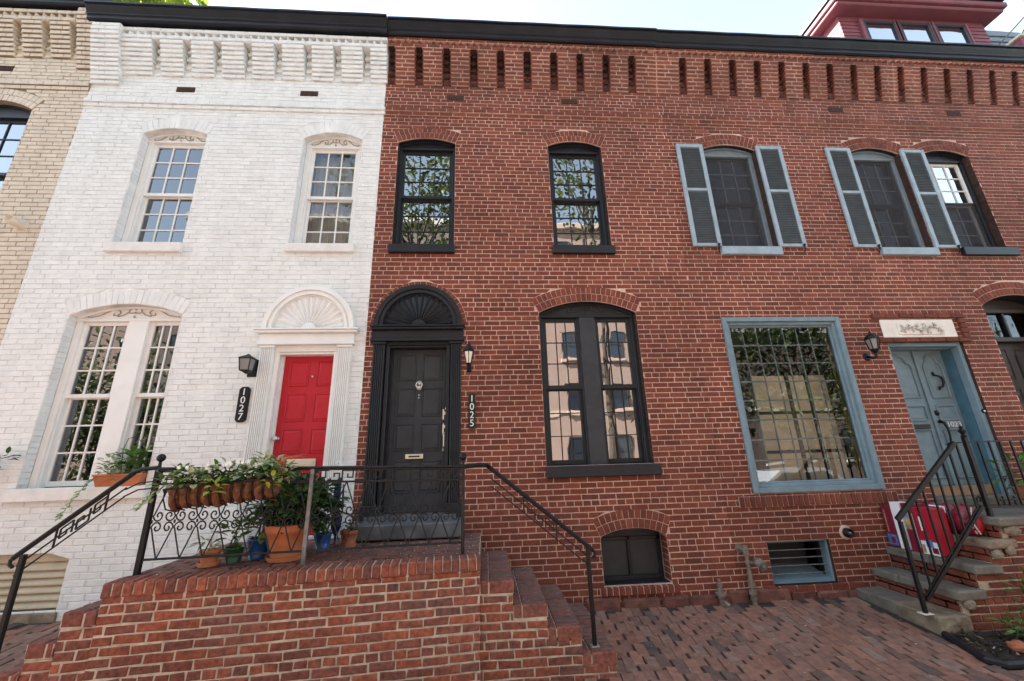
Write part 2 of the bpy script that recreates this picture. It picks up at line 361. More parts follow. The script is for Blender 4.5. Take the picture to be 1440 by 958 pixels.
# ------------------------------------------------------------------ brickwork
def brick_face(mb, x0, x1, z0, z1, ops, mb_, mm_, ch=.0675, bl=.21, jt=.010, proud=.006, cham=.003, jit=.0012, hdr=7, off=0, ztop=None, back=True, sub=3):
    "bricks in bond over a mortar sheet; local s,n,z; n grows outward"
    n = int(round((z1 - z0) / ch)); nexth = hdr - off
    def emit(a0, a1, b0, b1, zl, zh):
        if min(a1 - a0, b1 - b0) < .012: return
        q = lambda: U(-jit, jit)
        p = proud + U(-.0015, .0015)
        base = [(a0, -.012, zl), (a1, -.012, zl), (b1, -.012, zh), (b0, -.012, zh)]
        rim = [(a0 + q(), p - cham, zl + q()), (a1 + q(), p - cham, zl + q()), (b1 + q(), p - cham, zh + q()), (b0 + q(), p - cham, zh + q())]
        c = cham
        fr = [(rim[0][0] + c, p, rim[0][2] + c), (rim[1][0] - c, p, rim[1][2] + c), (rim[2][0] - c, p, rim[2][2] - c), (rim[3][0] + c, p, rim[3][2] - c)]
        fs = [(8, 9, 10, 11)]
        for i in range(4):
            k = (i + 1) % 4
            fs += [(i, k, 4 + k, 4 + i), (4 + i, 4 + k, 8 + k, 8 + i)]
        mb.add(base + rim + fr, fs, mb_)
    for r in range(n):
        za = z0 + r * ch; zl = za + jt / 2; zh = za + ch - jt / 2; zm = za + ch / 2
        xr1 = x1 if ztop is None else ztop(zh)
        if hdr and r >= nexth: L = bl / 2; nexth = r + random.choice([hdr, hdr + 1, hdr + 1]); s0 = x0 - U(0, L)
        else: L = bl; s0 = x0 - (L / 2 if r % 2 else 0) - U(0, .05) - .03
        blk = []
        for o in ops:
            i = o.iv(zm, True)
            if i: lo = o.iv(zl, True) or i; hi = o.iv(zh, True) or i; blk.append((lo, hi, i))
        x = s0
        while x < xr1:
            w = L * (1 + U(-.03, .03))
            segs = [(max(x + jt / 2, x0), min(x + w - jt / 2, xr1))] if x + w > x0 else []
            segs = [(a, b, a, b) for a, b in segs if b > a]
            for lo, hi, md in blk:
                out = []
                for a0, a1, b0, b1 in segs:
                    if max(a1, b1) <= min(lo[0], hi[0]) or min(a0, b0) >= max(lo[1], hi[1]): out.append((a0, a1, b0, b1)); continue
                    if a0 < md[0]: out.append((a0, min(a1, lo[0] - .004), b0, min(b1, hi[0] - .004)))
                    if a1 > md[1]: out.append((max(a0, lo[1] + .004), a1, max(b0, hi[1] + .004), b1))
                segs = out
            for a0, a1, b0, b1 in segs: emit(a0, a1, b0, b1, zl, zh)
            x += w
        if not back: continue
        for k in range(sub):
            a, b = za + ch * k / sub, za + ch * (k + 1) / sub; mid = (a + b) / 2
            cuts = sorted([(o.iv(mid) and (o.iv(a + 1e-5) or o.iv(mid), o.iv(b - 1e-5) or o.iv(mid))) for o in ops if o.iv(mid)], key=lambda t: t[0][0])
            pa = pb = x0
            for lo, hi in cuts:
                if lo[0] > pa: mb.add([(pa, 0, a), (lo[0], 0, a), (hi[0], 0, b), (pb, 0, b)], [(0, 1, 2, 3)], mm_)
                pa, pb = lo[1], hi[1]
            if xr1 > pa: mb.add([(pa, 0, a), (xr1, 0, a), (xr1, 0, b), (pb, 0, b)], [(0, 1, 2, 3)], mm_)
def voussoirs(mb, o, bm, mm, rows=2, proud=.009, bw=.07):
    t = o.t / rows
    nn = 20
    inn = [o.pt(-o.a + 2 * o.a * i / nn, o.r - .001) for i in range(nn + 1)]; out = [o.pt(-o.a + 2 * o.a * i / nn, o.r + o.t + .004) for i in range(nn + 1)]
    mb.ring([(x, z) for x, z in inn], [(x, z) for x, z in out], -.003, .02, mm)
    for r in range(rows):
        r0 = o.r + t * r + .004; r1 = o.r + t * (r + 1) - .004
        n = max(5, int(round(2 * o.a * (r0 + r1) / 2 / bw)))
        g = .0045 / ((r0 + r1) / 2)
        for i in range(n):
            a0 = -o.a + 2 * o.a * i / n + g; a1 = -o.a + 2 * o.a * (i + 1) / n - g
            P = [o.pt(a0, r0), o.pt(a1, r0), o.pt(a1, r1), o.pt(a0, r1)]
            cx = sum(p[0] for p in P) / 4; cz = sum(p[1] for p in P) / 4
            P = [(x + U(-.001, .001), z + U(-.001, .001)) for x, z in P]
            p = proud + U(-.002, .002)
            Q = [(x + (cx - x) * .08, z + (cz - z) * .05) for x, z in P]
            vs = [(x, 0.01, z) for x, z in P] + [(x, -p + .003, z) for x, z in P] + [(x, -p, z) for x, z in Q]
            fs = [(8, 9, 10, 11)]
            for k in range(4): fs += [(k, (k + 1) % 4, 4 + (k + 1) % 4, 4 + k), (4 + k, 4 + (k + 1) % 4, 8 + (k + 1) % 4, 8 + k)]
            mb.add(vs, fs, bm)
def reveal(mb, o, depth, bm, mm, brick=True, ch=.0675, zbase=0):
    "brick jambs and soffit of an opening, running inward"
    arc = o.arc()
    pts = [(o.x0, o.z0)] + arc + [(o.x1, o.z0)]
    n = len(pts)
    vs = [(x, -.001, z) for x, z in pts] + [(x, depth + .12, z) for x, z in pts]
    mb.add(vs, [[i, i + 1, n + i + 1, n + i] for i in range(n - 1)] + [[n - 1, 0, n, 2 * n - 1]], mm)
    if brick:
        z = zbase + math.ceil((o.z0 - zbase) / ch) * ch
        while z + ch <= o.zs + .03:
            for x, sg in ((o.x0, 1), (o.x1, -1)):
                k = U(.003, .006)
                mb.box(x, x + sg * k, .004, min(depth, .105), z + .005, z + ch - .005, bm, .0008)
                if depth > .13: mb.box(x, x + sg * k, .115, depth, z + .005, z + ch - .005, bm, .0008)
            z += ch
def wall_T(s, n, z): return (s, -n, z)

# ------------------------------------------------------------------ windows
def frame4(mb, x0, x1, z0, z1, w, y0, y1, m, c=.006):
    mb.cbox(x0, x0 + w, y0, y1, z0, z1, m, c); mb.cbox(x1 - w, x1, y0, y1, z0, z1, m, c)
    mb.cbox(x0 + w, x1 - w, y0 + .001, y1, z0, z0 + w, m, c); mb.cbox(x0 + w, x1 - w, y0 + .001, y1, z1 - w, z1, m, c)
def sash(house_part, x0, x1, z0, z1, y, m, gl, cols, rows, munt=None, fr=.045, mw=.018, th=.04, label=None, bot=None):
    mb = MB(); b = bot or fr
    mb.cbox(x0, x0 + fr, y, y + th, z0, z1, m, .004); mb.cbox(x1 - fr, x1, y, y + th, z0, z1, m, .004)
    mb.cbox(x0 + fr, x1 - fr, y + .001, y + th, z0, z0 + b, m, .004); mb.cbox(x0 + fr, x1 - fr, y + .001, y + th, z1 - fr, z1, m, .004)
    s = mb.build('sash', house_part)
    gx0, gx1, gz0, gz1 = x0 + fr, x1 - fr, z0 + b, z1 - fr
    mb = MB(); mm = munt or m
    for i in range(1, cols):
        x = gx0 + (gx1 - gx0) * i / cols; mb.box(x - mw / 2, x + mw / 2, y + .008, y + th - .008, gz0, gz1, mm)
    for i in range(1, rows):
        z = gz0 + (gz1 - gz0) * i / rows; mb.box(gx0, gx1, y + .010, y + th - .010, z - mw / 2, z + mw / 2, mm)
    mb.build('muntin', s)
    # each pane of old glass sits at its own slight tilt
    mb = MB()
    for i in range(cols):
        for k in range(rows):
            a, b2 = gx0 + (gx1 - gx0) * i / cols, gx0 + (gx1 - gx0) * (i + 1) / cols
            c, d = gz0 + (gz1 - gz0) * k / rows, gz0 + (gz1 - gz0) * (k + 1) / rows
            j = lambda: U(-.0004, .0004)
            yy = y + th * .55
            mb.add([(a, yy + j(), c), (b2, yy + j(), c), (b2, yy + j(), d), (a, yy + j(), d)], [(0, 1, 2, 3)], gl)
    mb.build('pane', s)
    return s
def window(house, o, fm, sm, gl, depth=.10, cw=.055, cols=3, rows=3, munt=None, sill=None, mid=None, double=None, fr=.045, gl2=None, screen=False, munt2=None, mw=.018, head=.06, mulm=None, scroll=False, label=None):
    "sash window: outer frame mesh with sashes, panes and sill under it"
    x0, x1, z0 = o.x0 + .002, o.x1 - .002, o.z0
    zh = o.zs - .005
    mb = MB(); y0, y1 = depth, depth + .11
    mb.cbox(x0, x0 + cw, y0, y1, z0, zh, fm, .005); mb.cbox(x1 - cw, x1, y0, y1, z0, zh, fm, .005)
    mb.cbox(x0 + cw * .45, x0 + cw * 1.25, y0 + .03, y1 - .003, z0, zh, fm, .004); mb.cbox(x1 - cw * 1.25, x1 - cw * .45, y0 + .03, y1 - .003, z0, zh, fm, .004)
    arc = o.arc()
    mb.prism([(x0 - .01, zh - head)] + [(x, z + .012) for x, z in arc] + [(x1 + .01, zh - head)], y0 + .012, y1 + .004, fm)
    if len(arc) > 2:
        ins = [(o.cx + (x - o.cx) * .975, z - .028) for x, z in arc]
        mb.ring(ins, [(x, z + .004) for x, z in arc], y0 - .012, y0 + .012, fm)
    mb.cbox(x0, x1, y0 - .012, y0 + .05, zh - head - .012, zh - head + .018, fm, .004)
    f = mb.build('window', house, label=label)
    zt = zh - head - .01
    xs = [(x0 + cw, x1 - cw)]
    if double:
        a, b = double
        xs = [(x0 + cw, a), (b, x1 - cw)]
        mb = MB(); mb.cbox(a, b, y0 - .006, y1 - .01, z0, zt + .02, mulm or fm, .006)
        mb.box(a - .018, a + .005, y0 + .03, y1 - .004, z0, zt, mulm or fm); mb.box(b - .005, b + .018, y0 + .03, y1 - .004, z0, zt, mulm or fm)
        mb.build('mullion', f)
    zm = mid if mid else (z0 + zt) / 2
    for a, b in xs:
        sash(f, a, b, zm - .02, zt, y0 + .035, sm, gl, cols, rows, munt, fr, mw)
        sash(f, a, b, z0 + .01, zm + .02, y0 + .08, sm, gl2 or gl, cols, rows, munt2 or munt, fr, mw, bot=.06)
        if screen:
            mb = MB(); lo, hi = screen
            mb.box(a + .01, b - .01, y0 + .022, y0 + .03, z0 + .01, z0 + .03, sm); mb.box(a + .01, a + .03, y0 + .022, y0 + .03, z0 + .03, hi, sm)
            mb.box(b - .03, b - .01, y0 + .022, y0 + .03, z0 + .03, hi, sm)
            mb.build('screen_frame', f)
    if scroll:
        mb = MB(); mb.T = None
        cz = (zh - head + o.zc) / 2 + .01; w = (x1 - x0) / 2
        for sg in (-1, 1):
            P = lambda u, v: (o.cx + sg * u * w, y0 + .006, cz + v * .1)
            S = [(.78, -.55), (.62, -.35), (.5, .15), (.40, .45), (.30, .42), (.26, .05), (.31, -.35), (.38, -.3), (.37, 0)]
            mb.tube([P(*q) for q in S], .008, scroll, 5)
            mb.tube([P(u, v) for u, v in [(.3, -.45), (.2, -.3), (.12, .1), (.1, .5)]], .008, scroll, 5)
            mb.ball(P(.82, -.5), .013, scroll, 8)
        for q in ((0, -.5), (0, .05), (0, .55)): mb.ball((o.cx, y0 + .006, cz + q[1] * .1), .014, scroll, 8)
        mb.tube([(o.cx - w * .1, y0 + .006, cz), (o.cx + w * .1, y0 + .006, cz)], .007, scroll, 5)
        mb.build('scrollwork', f)
    if sill:
        sx0, sx1, sz0, sz1, sy, smat = sill
        mb = MB(); mb.cbox(sx0, sx1, sy, y0 + .12, sz0, sz1, smat, .008, .001); mb.build('sill', f)
    return f
def insect_screen(f, x0, x1, z0, z1, y):
    mb = MB(); mb.add([(x0, y, z0), (x1, y, z0), (x1, y, z1), (x0, y, z1)], [(0, 1, 2, 3)], M_MESH); mb.build('insect_screen', f)
def shutter(house, x0, x1, z0, z1):
    mb = MB(); y = -.045; fr = .062; zm = z0 + (z1 - z0) * .535
    for a, b in ((x0, x0 + fr), (x1 - fr, x1)): mb.cbox(a, b, y, y + .032, z0, z1, M_SHUT, .004)
    for c, d in ((z0, z0 + .05), (zm - .024, zm + .024), (z1 - .06, z1)): mb.cbox(x0 + fr, x1 - fr, y + .001, y + .031, c, d, M_SHUT, .004)
    s = mb.build('shutter', house)
    mb = MB()
    for c, d in ((z0 + .05, zm - .024), (zm + .024, z1 - .06)):
        n = int((d - c) / .03)
        for i in range(n):
            z = c + (d - c) * (i + .5) / n
            mb.add([(x0 + fr, y + .005, z - .018), (x1 - fr, y + .005, z - .018), (x1 - fr, y + .026, z + .014), (x0 + fr, y + .026, z + .014),
                    (x0 + fr, y + .009, z - .021), (x1 - fr, y + .009, z - .021), (x1 - fr, y + .030, z + .011), (x0 + fr, y + .030, z + .011)],
                   [(0, 1, 2, 3), (7, 6, 5, 4), (0, 4, 5, 1), (2, 6, 7, 3)], M_LOUV)
        mb.box(x0 + fr, x1 - fr, y + .03, y + .034, c, d, M_LOUV)
    mb.build('louvers', s)
    mb = MB()
    xx = x1 - .06 if x1 - x0 > 0 else x0
    mb.tube([(xx, -.03, z0 - .09), (xx, -.055, z0 - .05), (xx, -.06, z0 + .02)], .008, M_IRON, 5); mb.ball((xx, -.06, z0 + .02), .02, M_IRON, 8)
    mb.build('shutter_holder', s)
    return s

# ------------------------------------------------------------------ house pieces
def cornice(house, xa, xb, dz, bm, mm, slots, sw, fasc, pier=None, jt=.008, step=.0165, n=9, sm=None):
    mb = MB(); ch = .0675; z0 = 7.445 + dz; sm = sm or bm
    edges = [xa] + [e for s in slots for e in (s - sw / 2, s + sw / 2)] + [xb]
    blocks = [(edges[i], edges[i + 1]) for i in range(0, len(edges), 2) if edges[i + 1] - edges[i] > .03]
    for i in range(n):
        za = z0 + i * ch; p = .014 + step * (i + 1)
        for k, (a, b) in enumerate(blocks):
            mb.box(a + (.022 if a > xa else 0), b - (.022 if b < xb else 0), -p + .004, .0, za - .001 * (i % 2) - .0005, za + ch - .0012, mm)
            w = b - a
            cuts = [0, .62, 1] if (i + k) % 2 else [0, .36, 1]
            if i % 3 == 2: cuts = [0, .52, 1]
            if w < .2: cuts = [0, 1]
            for c, d in zip(cuts, cuts[1:]):
                mb.cbox(a + w * c + jt / 2, a + w * d - jt / 2, -p - U(0, .003), -.001, za + jt / 2, za + ch - jt / 2, bm, .004, .0012)
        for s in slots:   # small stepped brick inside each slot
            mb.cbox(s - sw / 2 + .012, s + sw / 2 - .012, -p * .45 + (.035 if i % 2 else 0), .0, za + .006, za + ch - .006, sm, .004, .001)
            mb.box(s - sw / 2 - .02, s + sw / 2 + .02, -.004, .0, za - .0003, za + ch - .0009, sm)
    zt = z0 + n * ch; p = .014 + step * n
    for s in slots: mb.box(s - sw / 2 + .002, s + sw / 2 - .002, -p - .008, -.001, zt - .010, zt - .0008, sm)  # slot-top strip: where sm is dark it paints the underside shade
    def run(za, zb, p, L=.21, off=0):
        mb.box(xa, xb, -p + .006, .02, za - .0004, zb - .0016, mm)
        x = xa - off
        while x < xb:
            a, b = max(xa, x), min(xb, x + L)
            if b - a > .03: mb.cbox(a + jt / 2, b - jt / 2, -p - U(0, .003), 0, za + jt / 2, zb - jt / 2, bm, .004, .001)
            x += L
    run(zt, zt + ch, p + .012)
    zd = zt + ch
    tb = p - .07
    mb.box(xa, xb, -tb, .02, zd, zd + .075, mm)
    x = xa + .055
    while x < xb - .04:        # dog-tooth course: bricks set on the diagonal
        h = .052
        pts = [(x - h, -tb), (x, -p - .012), (x + h, -tb)]
        vs = [(a, b, zd + .004) for a, b in pts] + [(a, b, zd + .071) for a, b in pts]
        mb.add(vs, [(0, 1, 4, 3), (1, 2, 5, 4), (3, 4, 5), (2, 1, 0)], bm); x += .112
    run(zd + .075, zd + .075 + ch, p + .012, off=.1)
    zc = zd + .075 + ch
    if pier:
        pa, pb = pier
        for i in range(-3, 13):
            za = z0 + i * ch; q = min(.262, .02 + .019 * (i + 4))
            if za + ch > zc: break
            mb.box(pa + .003, pb - .003, -q + .007, 0, za - .0007, za + ch - .0015, mm)
            w = pb - pa; c = .5 if i % 2 else .3
            for e, f in ((0, c), (c, 1)):
                mb.cbox(pa + w * e + jt / 2, pb - w * f * 0 - (w * (1 - f)) - jt / 2, -q - U(0, .003), -.001, za + jt / 2, za + ch - jt / 2, bm, .004, .0012)
    for k, zz in enumerate((6.825 + dz, 6.825 + ch + dz)):   # band courses
        run(zz, zz + ch, .024 + .018 * k, off=.1 * k)
    mb.build('corbel_cornice', house)
    fx0, fx1, fz, ps = fasc
    prof = [(0, fz), (-.20, fz), (-.225, fz + .015), (-.225, fz + .07), (-.245, fz + .082), (-.245, fz + .10), (-.255, fz + .115), (-.285, fz + .16), (-.30, fz + .185), (-.30, fz + .20), (-.325, fz + .205), (-.325, fz + .235), (0, fz + .25)]
    mb = MB()
    nseg = 14; n = len(prof)
    vs = []
    for i in range(nseg + 1):
        x = fx0 + (fx1 - fx0) * i / nseg; w = .004 * math.sin(i * 2.1 + fx0) 
        vs += [(x, y - (ps if y < 0 else 0), z + w) for y, z in prof]
    fs = []
    for i in range(nseg):
        for k in range(n - 1): fs.append([i * n + k, i * n + k + 1, (i + 1) * n + k + 1, (i + 1) * n + k])
    fs += [list(range(n)), list(range(nseg * n + n - 1, nseg * n - 1, -1))]
    mb.add(vs, fs, M_FASC)
    mb.build('roof_fascia', house)
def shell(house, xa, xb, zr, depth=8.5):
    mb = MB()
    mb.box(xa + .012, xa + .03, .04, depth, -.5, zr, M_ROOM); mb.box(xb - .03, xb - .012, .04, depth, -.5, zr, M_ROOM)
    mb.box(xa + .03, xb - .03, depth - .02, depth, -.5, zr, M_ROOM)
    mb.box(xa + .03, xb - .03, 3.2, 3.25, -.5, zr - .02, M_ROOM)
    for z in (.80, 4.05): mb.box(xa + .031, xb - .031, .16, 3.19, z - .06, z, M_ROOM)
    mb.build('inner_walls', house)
    mb = MB(); mb.box(xa + .001, xb - .001, -.02, depth + .05, zr, zr + .08, M_ROOF); mb.build('roof', house)
def vent_brick(house, x, z):
    mb = MB(); mb.box(x - .135, x + .135, -.0085, .02, z - .05, z + .05, M_RECESS)
    for i in range(9): mb.box(x - .125 + i * .0285, x - .125 + i * .0285 + .02, -.014, 0, z - .045, z + .045, M_VENTB)
    mb.box(x - .125, x + .125, -.0165, 0, z - .004, z + .004, M_VENTB)
    mb.build('air_vent', house)
def panel_door(house, x0, x1, z0, z1, y, m, panels, label=None):
    mb = MB(); mb.cbox(x0, x1, y, y + .045, z0, z1, m, .004)
    for a, b, c, d in panels:
        t = .02
        mb.cbox(a, a + t, y - .010, y + .01, c, d, m, .006); mb.cbox(b - t, b, y - .010, y + .01, c, d, m, .006)
        mb.cbox(a + t, b - t, y - .0098, y + .01, c, c + t, m, .006); mb.cbox(a + t, b - t, y - .0098, y + .01, d - t, d, m, .006)
        e = .045
        vs = [(a + t, y - .0005, c + t), (b - t, y - .0005, c + t), (b - t, y - .0005, d - t), (a + t, y - .0005, d - t),
              (a + e, y - .009, c + e), (b - e, y - .009, c + e), (b - e, y - .009, d - e), (a + e, y - .009, d - e)]
        mb.add(vs, [(0, 1, 5, 4), (1, 2, 6, 5), (2, 3, 7, 6), (3, 0, 4, 7), (4, 5, 6, 7)], m)
    return mb.build('door', house, label=label)
def fanlight(house, cx, w, z0, h, y, m, n=15):
    "half-round sunburst over a door, moulded arch round it"
    mb = MB()
    E = lambda f, a: (cx - w * f * math.cos(a), z0 + h * f * math.sin(a))
    A = [math.pi * i / 32 for i in range(33)]
    for f0, f1, d in ((.90, 1.0, -.05), (.85, .905, -.028), (.80, .86, -.04)):
        mb.ring([E(f0, a) for a in A], [E(f1, a) for a in A], y + d, y + .03, m)
    mb.prism([E(.86, a) for a in A], y + .004, y + .03, m)
    for i in range(n):
        a0, a1 = math.pi * i / n, math.pi * (i + 1) / n; am = (a0 + a1) / 2; g = .012
        i0, i1, o0, o1 = E(.17, a0 + g * 2), E(.17, a1 - g * 2), E(.71, a0 + g), E(.71, a1 - g)
        t0, t1, tp = E(.765, a0 + .05), E(.765, a1 - .05), E(.785, am)
        mi, mo = E(.17, am), E(.70, am)
        pts = [i0, o0, t0, tp, t1, o1, i1]
        vs = [(x, y + .004, z) for x, z in pts] + [(mi[0], y - .012, mi[1]), (mo[0], y - .026, mo[1])]
        mb.add(vs, [(0, 1, 8, 7), (1, 2, 8), (2, 3, 8), (3, 4, 8), (4, 5, 8), (5, 6, 7, 8), (6, 0, 7)], m)
    mb.prism([E(.15, a) for a in A], y - .022, y + .01, m); mb.prism([E(.09, a) for a in A], y - .034, y - .02, m)
    return mb.build('fanlight', house)
def surround(house, x0, x1, zb, zt, zent, xi0, xi1, y, m, flutes=6, ex=.055, zdoor=None, yd=.12):
    "pilasters, inner jambs and entablature"
    mb = MB()
    for a, b in ((x0, xi0), (xi1, x1)):
        w = b - a
        mb.box(a + .01, b - .01, y + .018, .03, zb + .16, zt, m)
        mb.cbox(a - .012, b + .012, y - .015, .03, zb, zb + .16, m, .008)
        for i in range(flutes):
            p = a + .012 + (w - .024) * i / flutes; q = a + .012 + (w - .024) * (i + 1) / flutes
            mb.cbox(p + .004, q - .004, y, y + .025, zb + .161, zt - .035, m, .006)
        mb.cbox(a - .004, b + .004, y - .012, .03, zt - .036, zt - .002, m, .006)
    mb.cbox(x0 - .03, x1 + .03, y - .028, .03, zt, zt + .045, m, .006)
    mb.cbox(x0 - .015, x1 + .015, y - .010, .03, zt + .0455, zent - .06, m, .004)
    mb.cbox(x0 - ex, x1 + ex, y - .06, .03, zent - .059, zent - .025, m, .008); mb.cbox(x0 - ex - .015, x1 + ex + .015, y - .075, .03, zent - .0245, zent, m, .006)
    zd = zdoor or zt
    for a, b, s in ((xi0, xi0 + .045, 1), (xi1 - .045, xi1, -1)):
        mb.cbox(a, b, y + .04, yd + .05, zb, zd - .001, m, .005); mb.cbox(a + s * .03, b + s * .025, yd - .03, yd + .05, zb, zd - .002, m, .004)
    mb.cbox(xi0, xi1, y + .04, yd + .05, zd, zt + .02, m, .005); mb.cbox(xi0 + .03, xi1 - .03, y + .06, yd + .05, zd - .03, zd - .0005, m, .004)
    return mb.build('door_surround', house)

# ------------------------------------------------------------------ the five houses
HC = thing('cream_house', (-8.0, 0, 0), 'cream painted brick row house cut off by the left edge of the photo', 'house', 'row houses')
HW = thing('white_house', (-3.74, 0, 0), 'white painted brick row house with a red front door', 'house', 'row houses')
HB = thing('brick_house', (.7, 0, 0), 'red brick row house with black front door and black window frames', 'house', 'row houses')
HU = thing('brick_house', (5.0, 0, 0), 'red brick row house with blue door, big blue-framed picture window and grey shutters', 'house', 'row houses')
HF = thing('brick_house', (9.3, 0, 0), 'red brick row house at the right edge with a maroon dormer on its roof', 'house', 'row houses')
XW0, XW1, XB1, XU1, XF1, XC0 = -5.93, -1.545, 2.93, 7.22, 13.4, -11.5

M_SCRL = mat('dark_scrollwork', (.33, .32, .29), .7, (20, .3))  # even dark grey, set apart from the white frame
M_RECESS = mat('recess_shade_brick', [(.04, .022, .017), (.06, .03, .022), (.05, .03, .025)], .95, (20, .3))  # near-black clay: shade of cornice slots and reveals put into the colour
# --- white house
o1 = Arch(-4.99, -4.095, 4.54, 6.37, 6.47, .20); o2 = Arch(-2.70, -1.84, 4.54, 6.34, 6.47, .20)
o3 = Arch(-5.25, -3.885, 1.44, 3.52, 3.665, .20); o4 = Rect(-2.60, -1.86, .80, 3.12); o4b = Arch(-5.75, -4.50, .22, .735, .80, 0)
mb = MB(); mb.T = wall_T
ops = [o1, o2, o3, o4, o4b]
brick_face(mb, XW0, XW1, -.24, 8.24, ops, M_WHT, M_WMOR, jt=.007, bl=.215, proud=.0055, cham=.004, jit=.0022, hdr=0)
mb.T = None
for o in (o1, o2, o3): voussoirs(mb, o, M_WHT, M_WMOR, 1, .0062, .075)
for o in (o1, o2, o3): reveal(mb, o, .11, M_WHT, M_WMOR)
reveal(mb, o4b, .10, M_WHT, M_WMOR)
mb.box(XW1 - .02, XW1, -.0045, .03, -.24, 8.2, M_WMOR)
mb.build('wall', HW)
slots = [-1.845 - .4535 * i for i in range(8)]
cornice(HW, XW0, XW1 + .02, 0, M_WHT, M_WMOR, sorted(slots), .115, (-6.02, XW1 + .03, 8.235, .05), pier=(-5.93, -5.52), step=.022, n=8)
shell(HW, XW0, XW1, 8.36)
for x in (-4.555, -2.715): vent_brick(HW, x, 7.2)
window(HW, o1, M_WOODW, M_WOODW, G_WHT, .11, .075, sill=(-5.03, -4.065, 4.40, 4.54, -.055, M_OFFW), fr=.05, head=.055, scroll=M_SCRL)
w2 = window(HW, o2, M_WOODW, M_WOODW, G_CUR, .11, .075, sill=(-2.715, -1.80, 4.41, 4.54, -.055, M_OFFW), fr=.05, head=.055, scroll=M_SCRL)
mb = MB()
vs = []; N = 40
for i in range(N + 1):
    x = -2.62 + .72 * i / N; y = .34 + .018 * math.sin(i * 1.3)
    vs += [(x, y, 4.5), (x, y, 6.3)]
mb.add(vs, [[2 * i, 2 * i + 2, 2 * i + 3, 2 * i + 1] for i in range(N)], M_CURT); mb.build('curtain', w2)
mb = MB()
for i in range(24): mb.box(-4.92, -4.16, .40, .425, 5.0 + i * .055, 5.0 + i * .055 + .006, M_PALE)
window(HW, o3, M_WOODW, M_WOODW, G_WHT, .11, .075, double=(-4.605, -4.36), sill=(-5.345, -3.84, 1.305, 1.44, -.06, M_OFFW), mid=2.50, fr=.05, head=.035, scroll=M_SCRL)
# cellar louvre
mb = MB(); a = o4b
mb.prism([(-5.76, .70)] + [(x, z + .01) for x, z in a.arc()] + [(-4.49, .70)], .05, .09, M_LOUVC)
mb.cbox(-5.75, -4.5, .045, .10, .685, .71, M_LOUVC, .004)
for i in range(6):
    z = .26 + i * .072
    mb.add([(-5.75, .035, z), (-4.50, .035, z), (-4.50, .095, z + .075), (-5.75, .095, z + .075), (-5.75, .035, z - .016), (-4.5, .035, z - .016)], [(0, 1, 2, 3), (4, 5, 1, 0)], M_LOUVC)
mb.box(-5.75, -4.5, .10, .12, .2, .72, M_LOUVC)
mb.cbox(-5.80, -4.47, -.025, .10, .10, .215, M_STONE2, .01)
mb.build('cellar_louvre', HW)
# red door
surround(HW, -2.84, -1.70, .81, 3.08, 3.29, -2.655, -1.885, -.05, M_WOODW, 7, .06, 3.0, .12)
fanlight(HW, -2.27, .575, 3.29, .60, -.035, M_WOODW)
px = [(-2.517, -2.262), (-2.168, -1.925)]
rows = [(2.573, 2.913), (2.13, 2.482), (1.745, 2.045), (1.0, 1.53)]
dr = panel_door(HW, -2.605, -1.855, .83, 2.995, .12, M_REDP, [(a, b, c, d) for a, b in px for c, d in rows])
mb = MB(); mb.lathe([(.03, 0), (.033, .008), (.014, .012), (.014, .035), (.03, .045), (.034, .06), (.028, .075), (.01, .08)], (-2.556, .12, 1.93), M_CHROME, 16, 'y'); mb.build('knob', dr, True)
mb = MB(); mb.lathe([(.014, 0), (.014, .01), (.006, .012)], (-2.215, .112, 2.70), M_CHROME, 12, 'y'); mb.build('peephole', dr, True)
mb = MB(); mb.cbox(-2.40, -2.06, .095, .118, 1.585, 1.685, M_BRASS, .005); mb.cbox(-2.375, -2.085, .086, .096, 1.61, 1.662, M_BRASS, .004); mb.build('mail_slot', dr)
mb = MB(); mb.box(-2.66, -1.86, -.01, .2, .78, .83, M_OFFW); mb.build('threshold', HW)

# --- black-trimmed brick house
b1 = Arch(-1.295, -.425, 4.54, 6.325, 6.41, .20); b2 = Arch(1.015, 1.865, 4.54, 6.325, 6.42, .20)
b3 = Arch(.742, 2.10, 1.51, 3.525, 3.69, .22); b4 = Rect(-1.34, -.40, .80, 3.2); b4b = Arch(-1.42, -.325, 3.19, 3.36, 3.9, .085)
b5 = Arch(1.34, 2.14, .18, .70, .785, .21)
mb = MB(); mb.T = wall_T
brick_face(mb, XW1, XB1, -.24, 8.24, [b1, b2, b3, b4, b4b, b5], M_RED, M_RMOR, jt=.0122, off=3, proud=.006, cham=.003)
mb.T = None
for o in (b1, b2, b3, b5): voussoirs(mb, o, M_RED, M_RMOR, 2, .01, .072)
voussoirs(mb, b4b, M_RED, M_RMOR, 1, .012, .075)
for o, d in ((b1, .10), (b2, .10), (b3, .10)): reveal(mb, o, d, M_RECESS, M_BLK)  # jambs in the near-black brick, their shade coloured in
reveal(mb, b5, .17, M_RED, M_RMOR)
x = 1.28
while x < 2.18:
    mb.cbox(x + .005, x + .065, -.05, .2, .095, .178, M_RED, .006, .002); x += .0715
mb.box(1.28, 2.19, -.04, .19, .10, .172, M_RMOR)
mb.build('wall', HB)
RS = [-.5785 + .4408 * i for i in range(40)]
cornice(HB, XW1 + .025, XB1, 0, M_RED, M_RMOR, [s for s in [-1.46, -1.02] + RS if XW1 + .05 < s < XB1], .10, (XW1 + .035, XB1, 8.245, .01), jt=.013, step=.017, sm=M_RECESS)
shell(HB, XW1, XB1, 8.36)
for x in (-.434, 1.421): vent_brick(HB, x, 7.21)
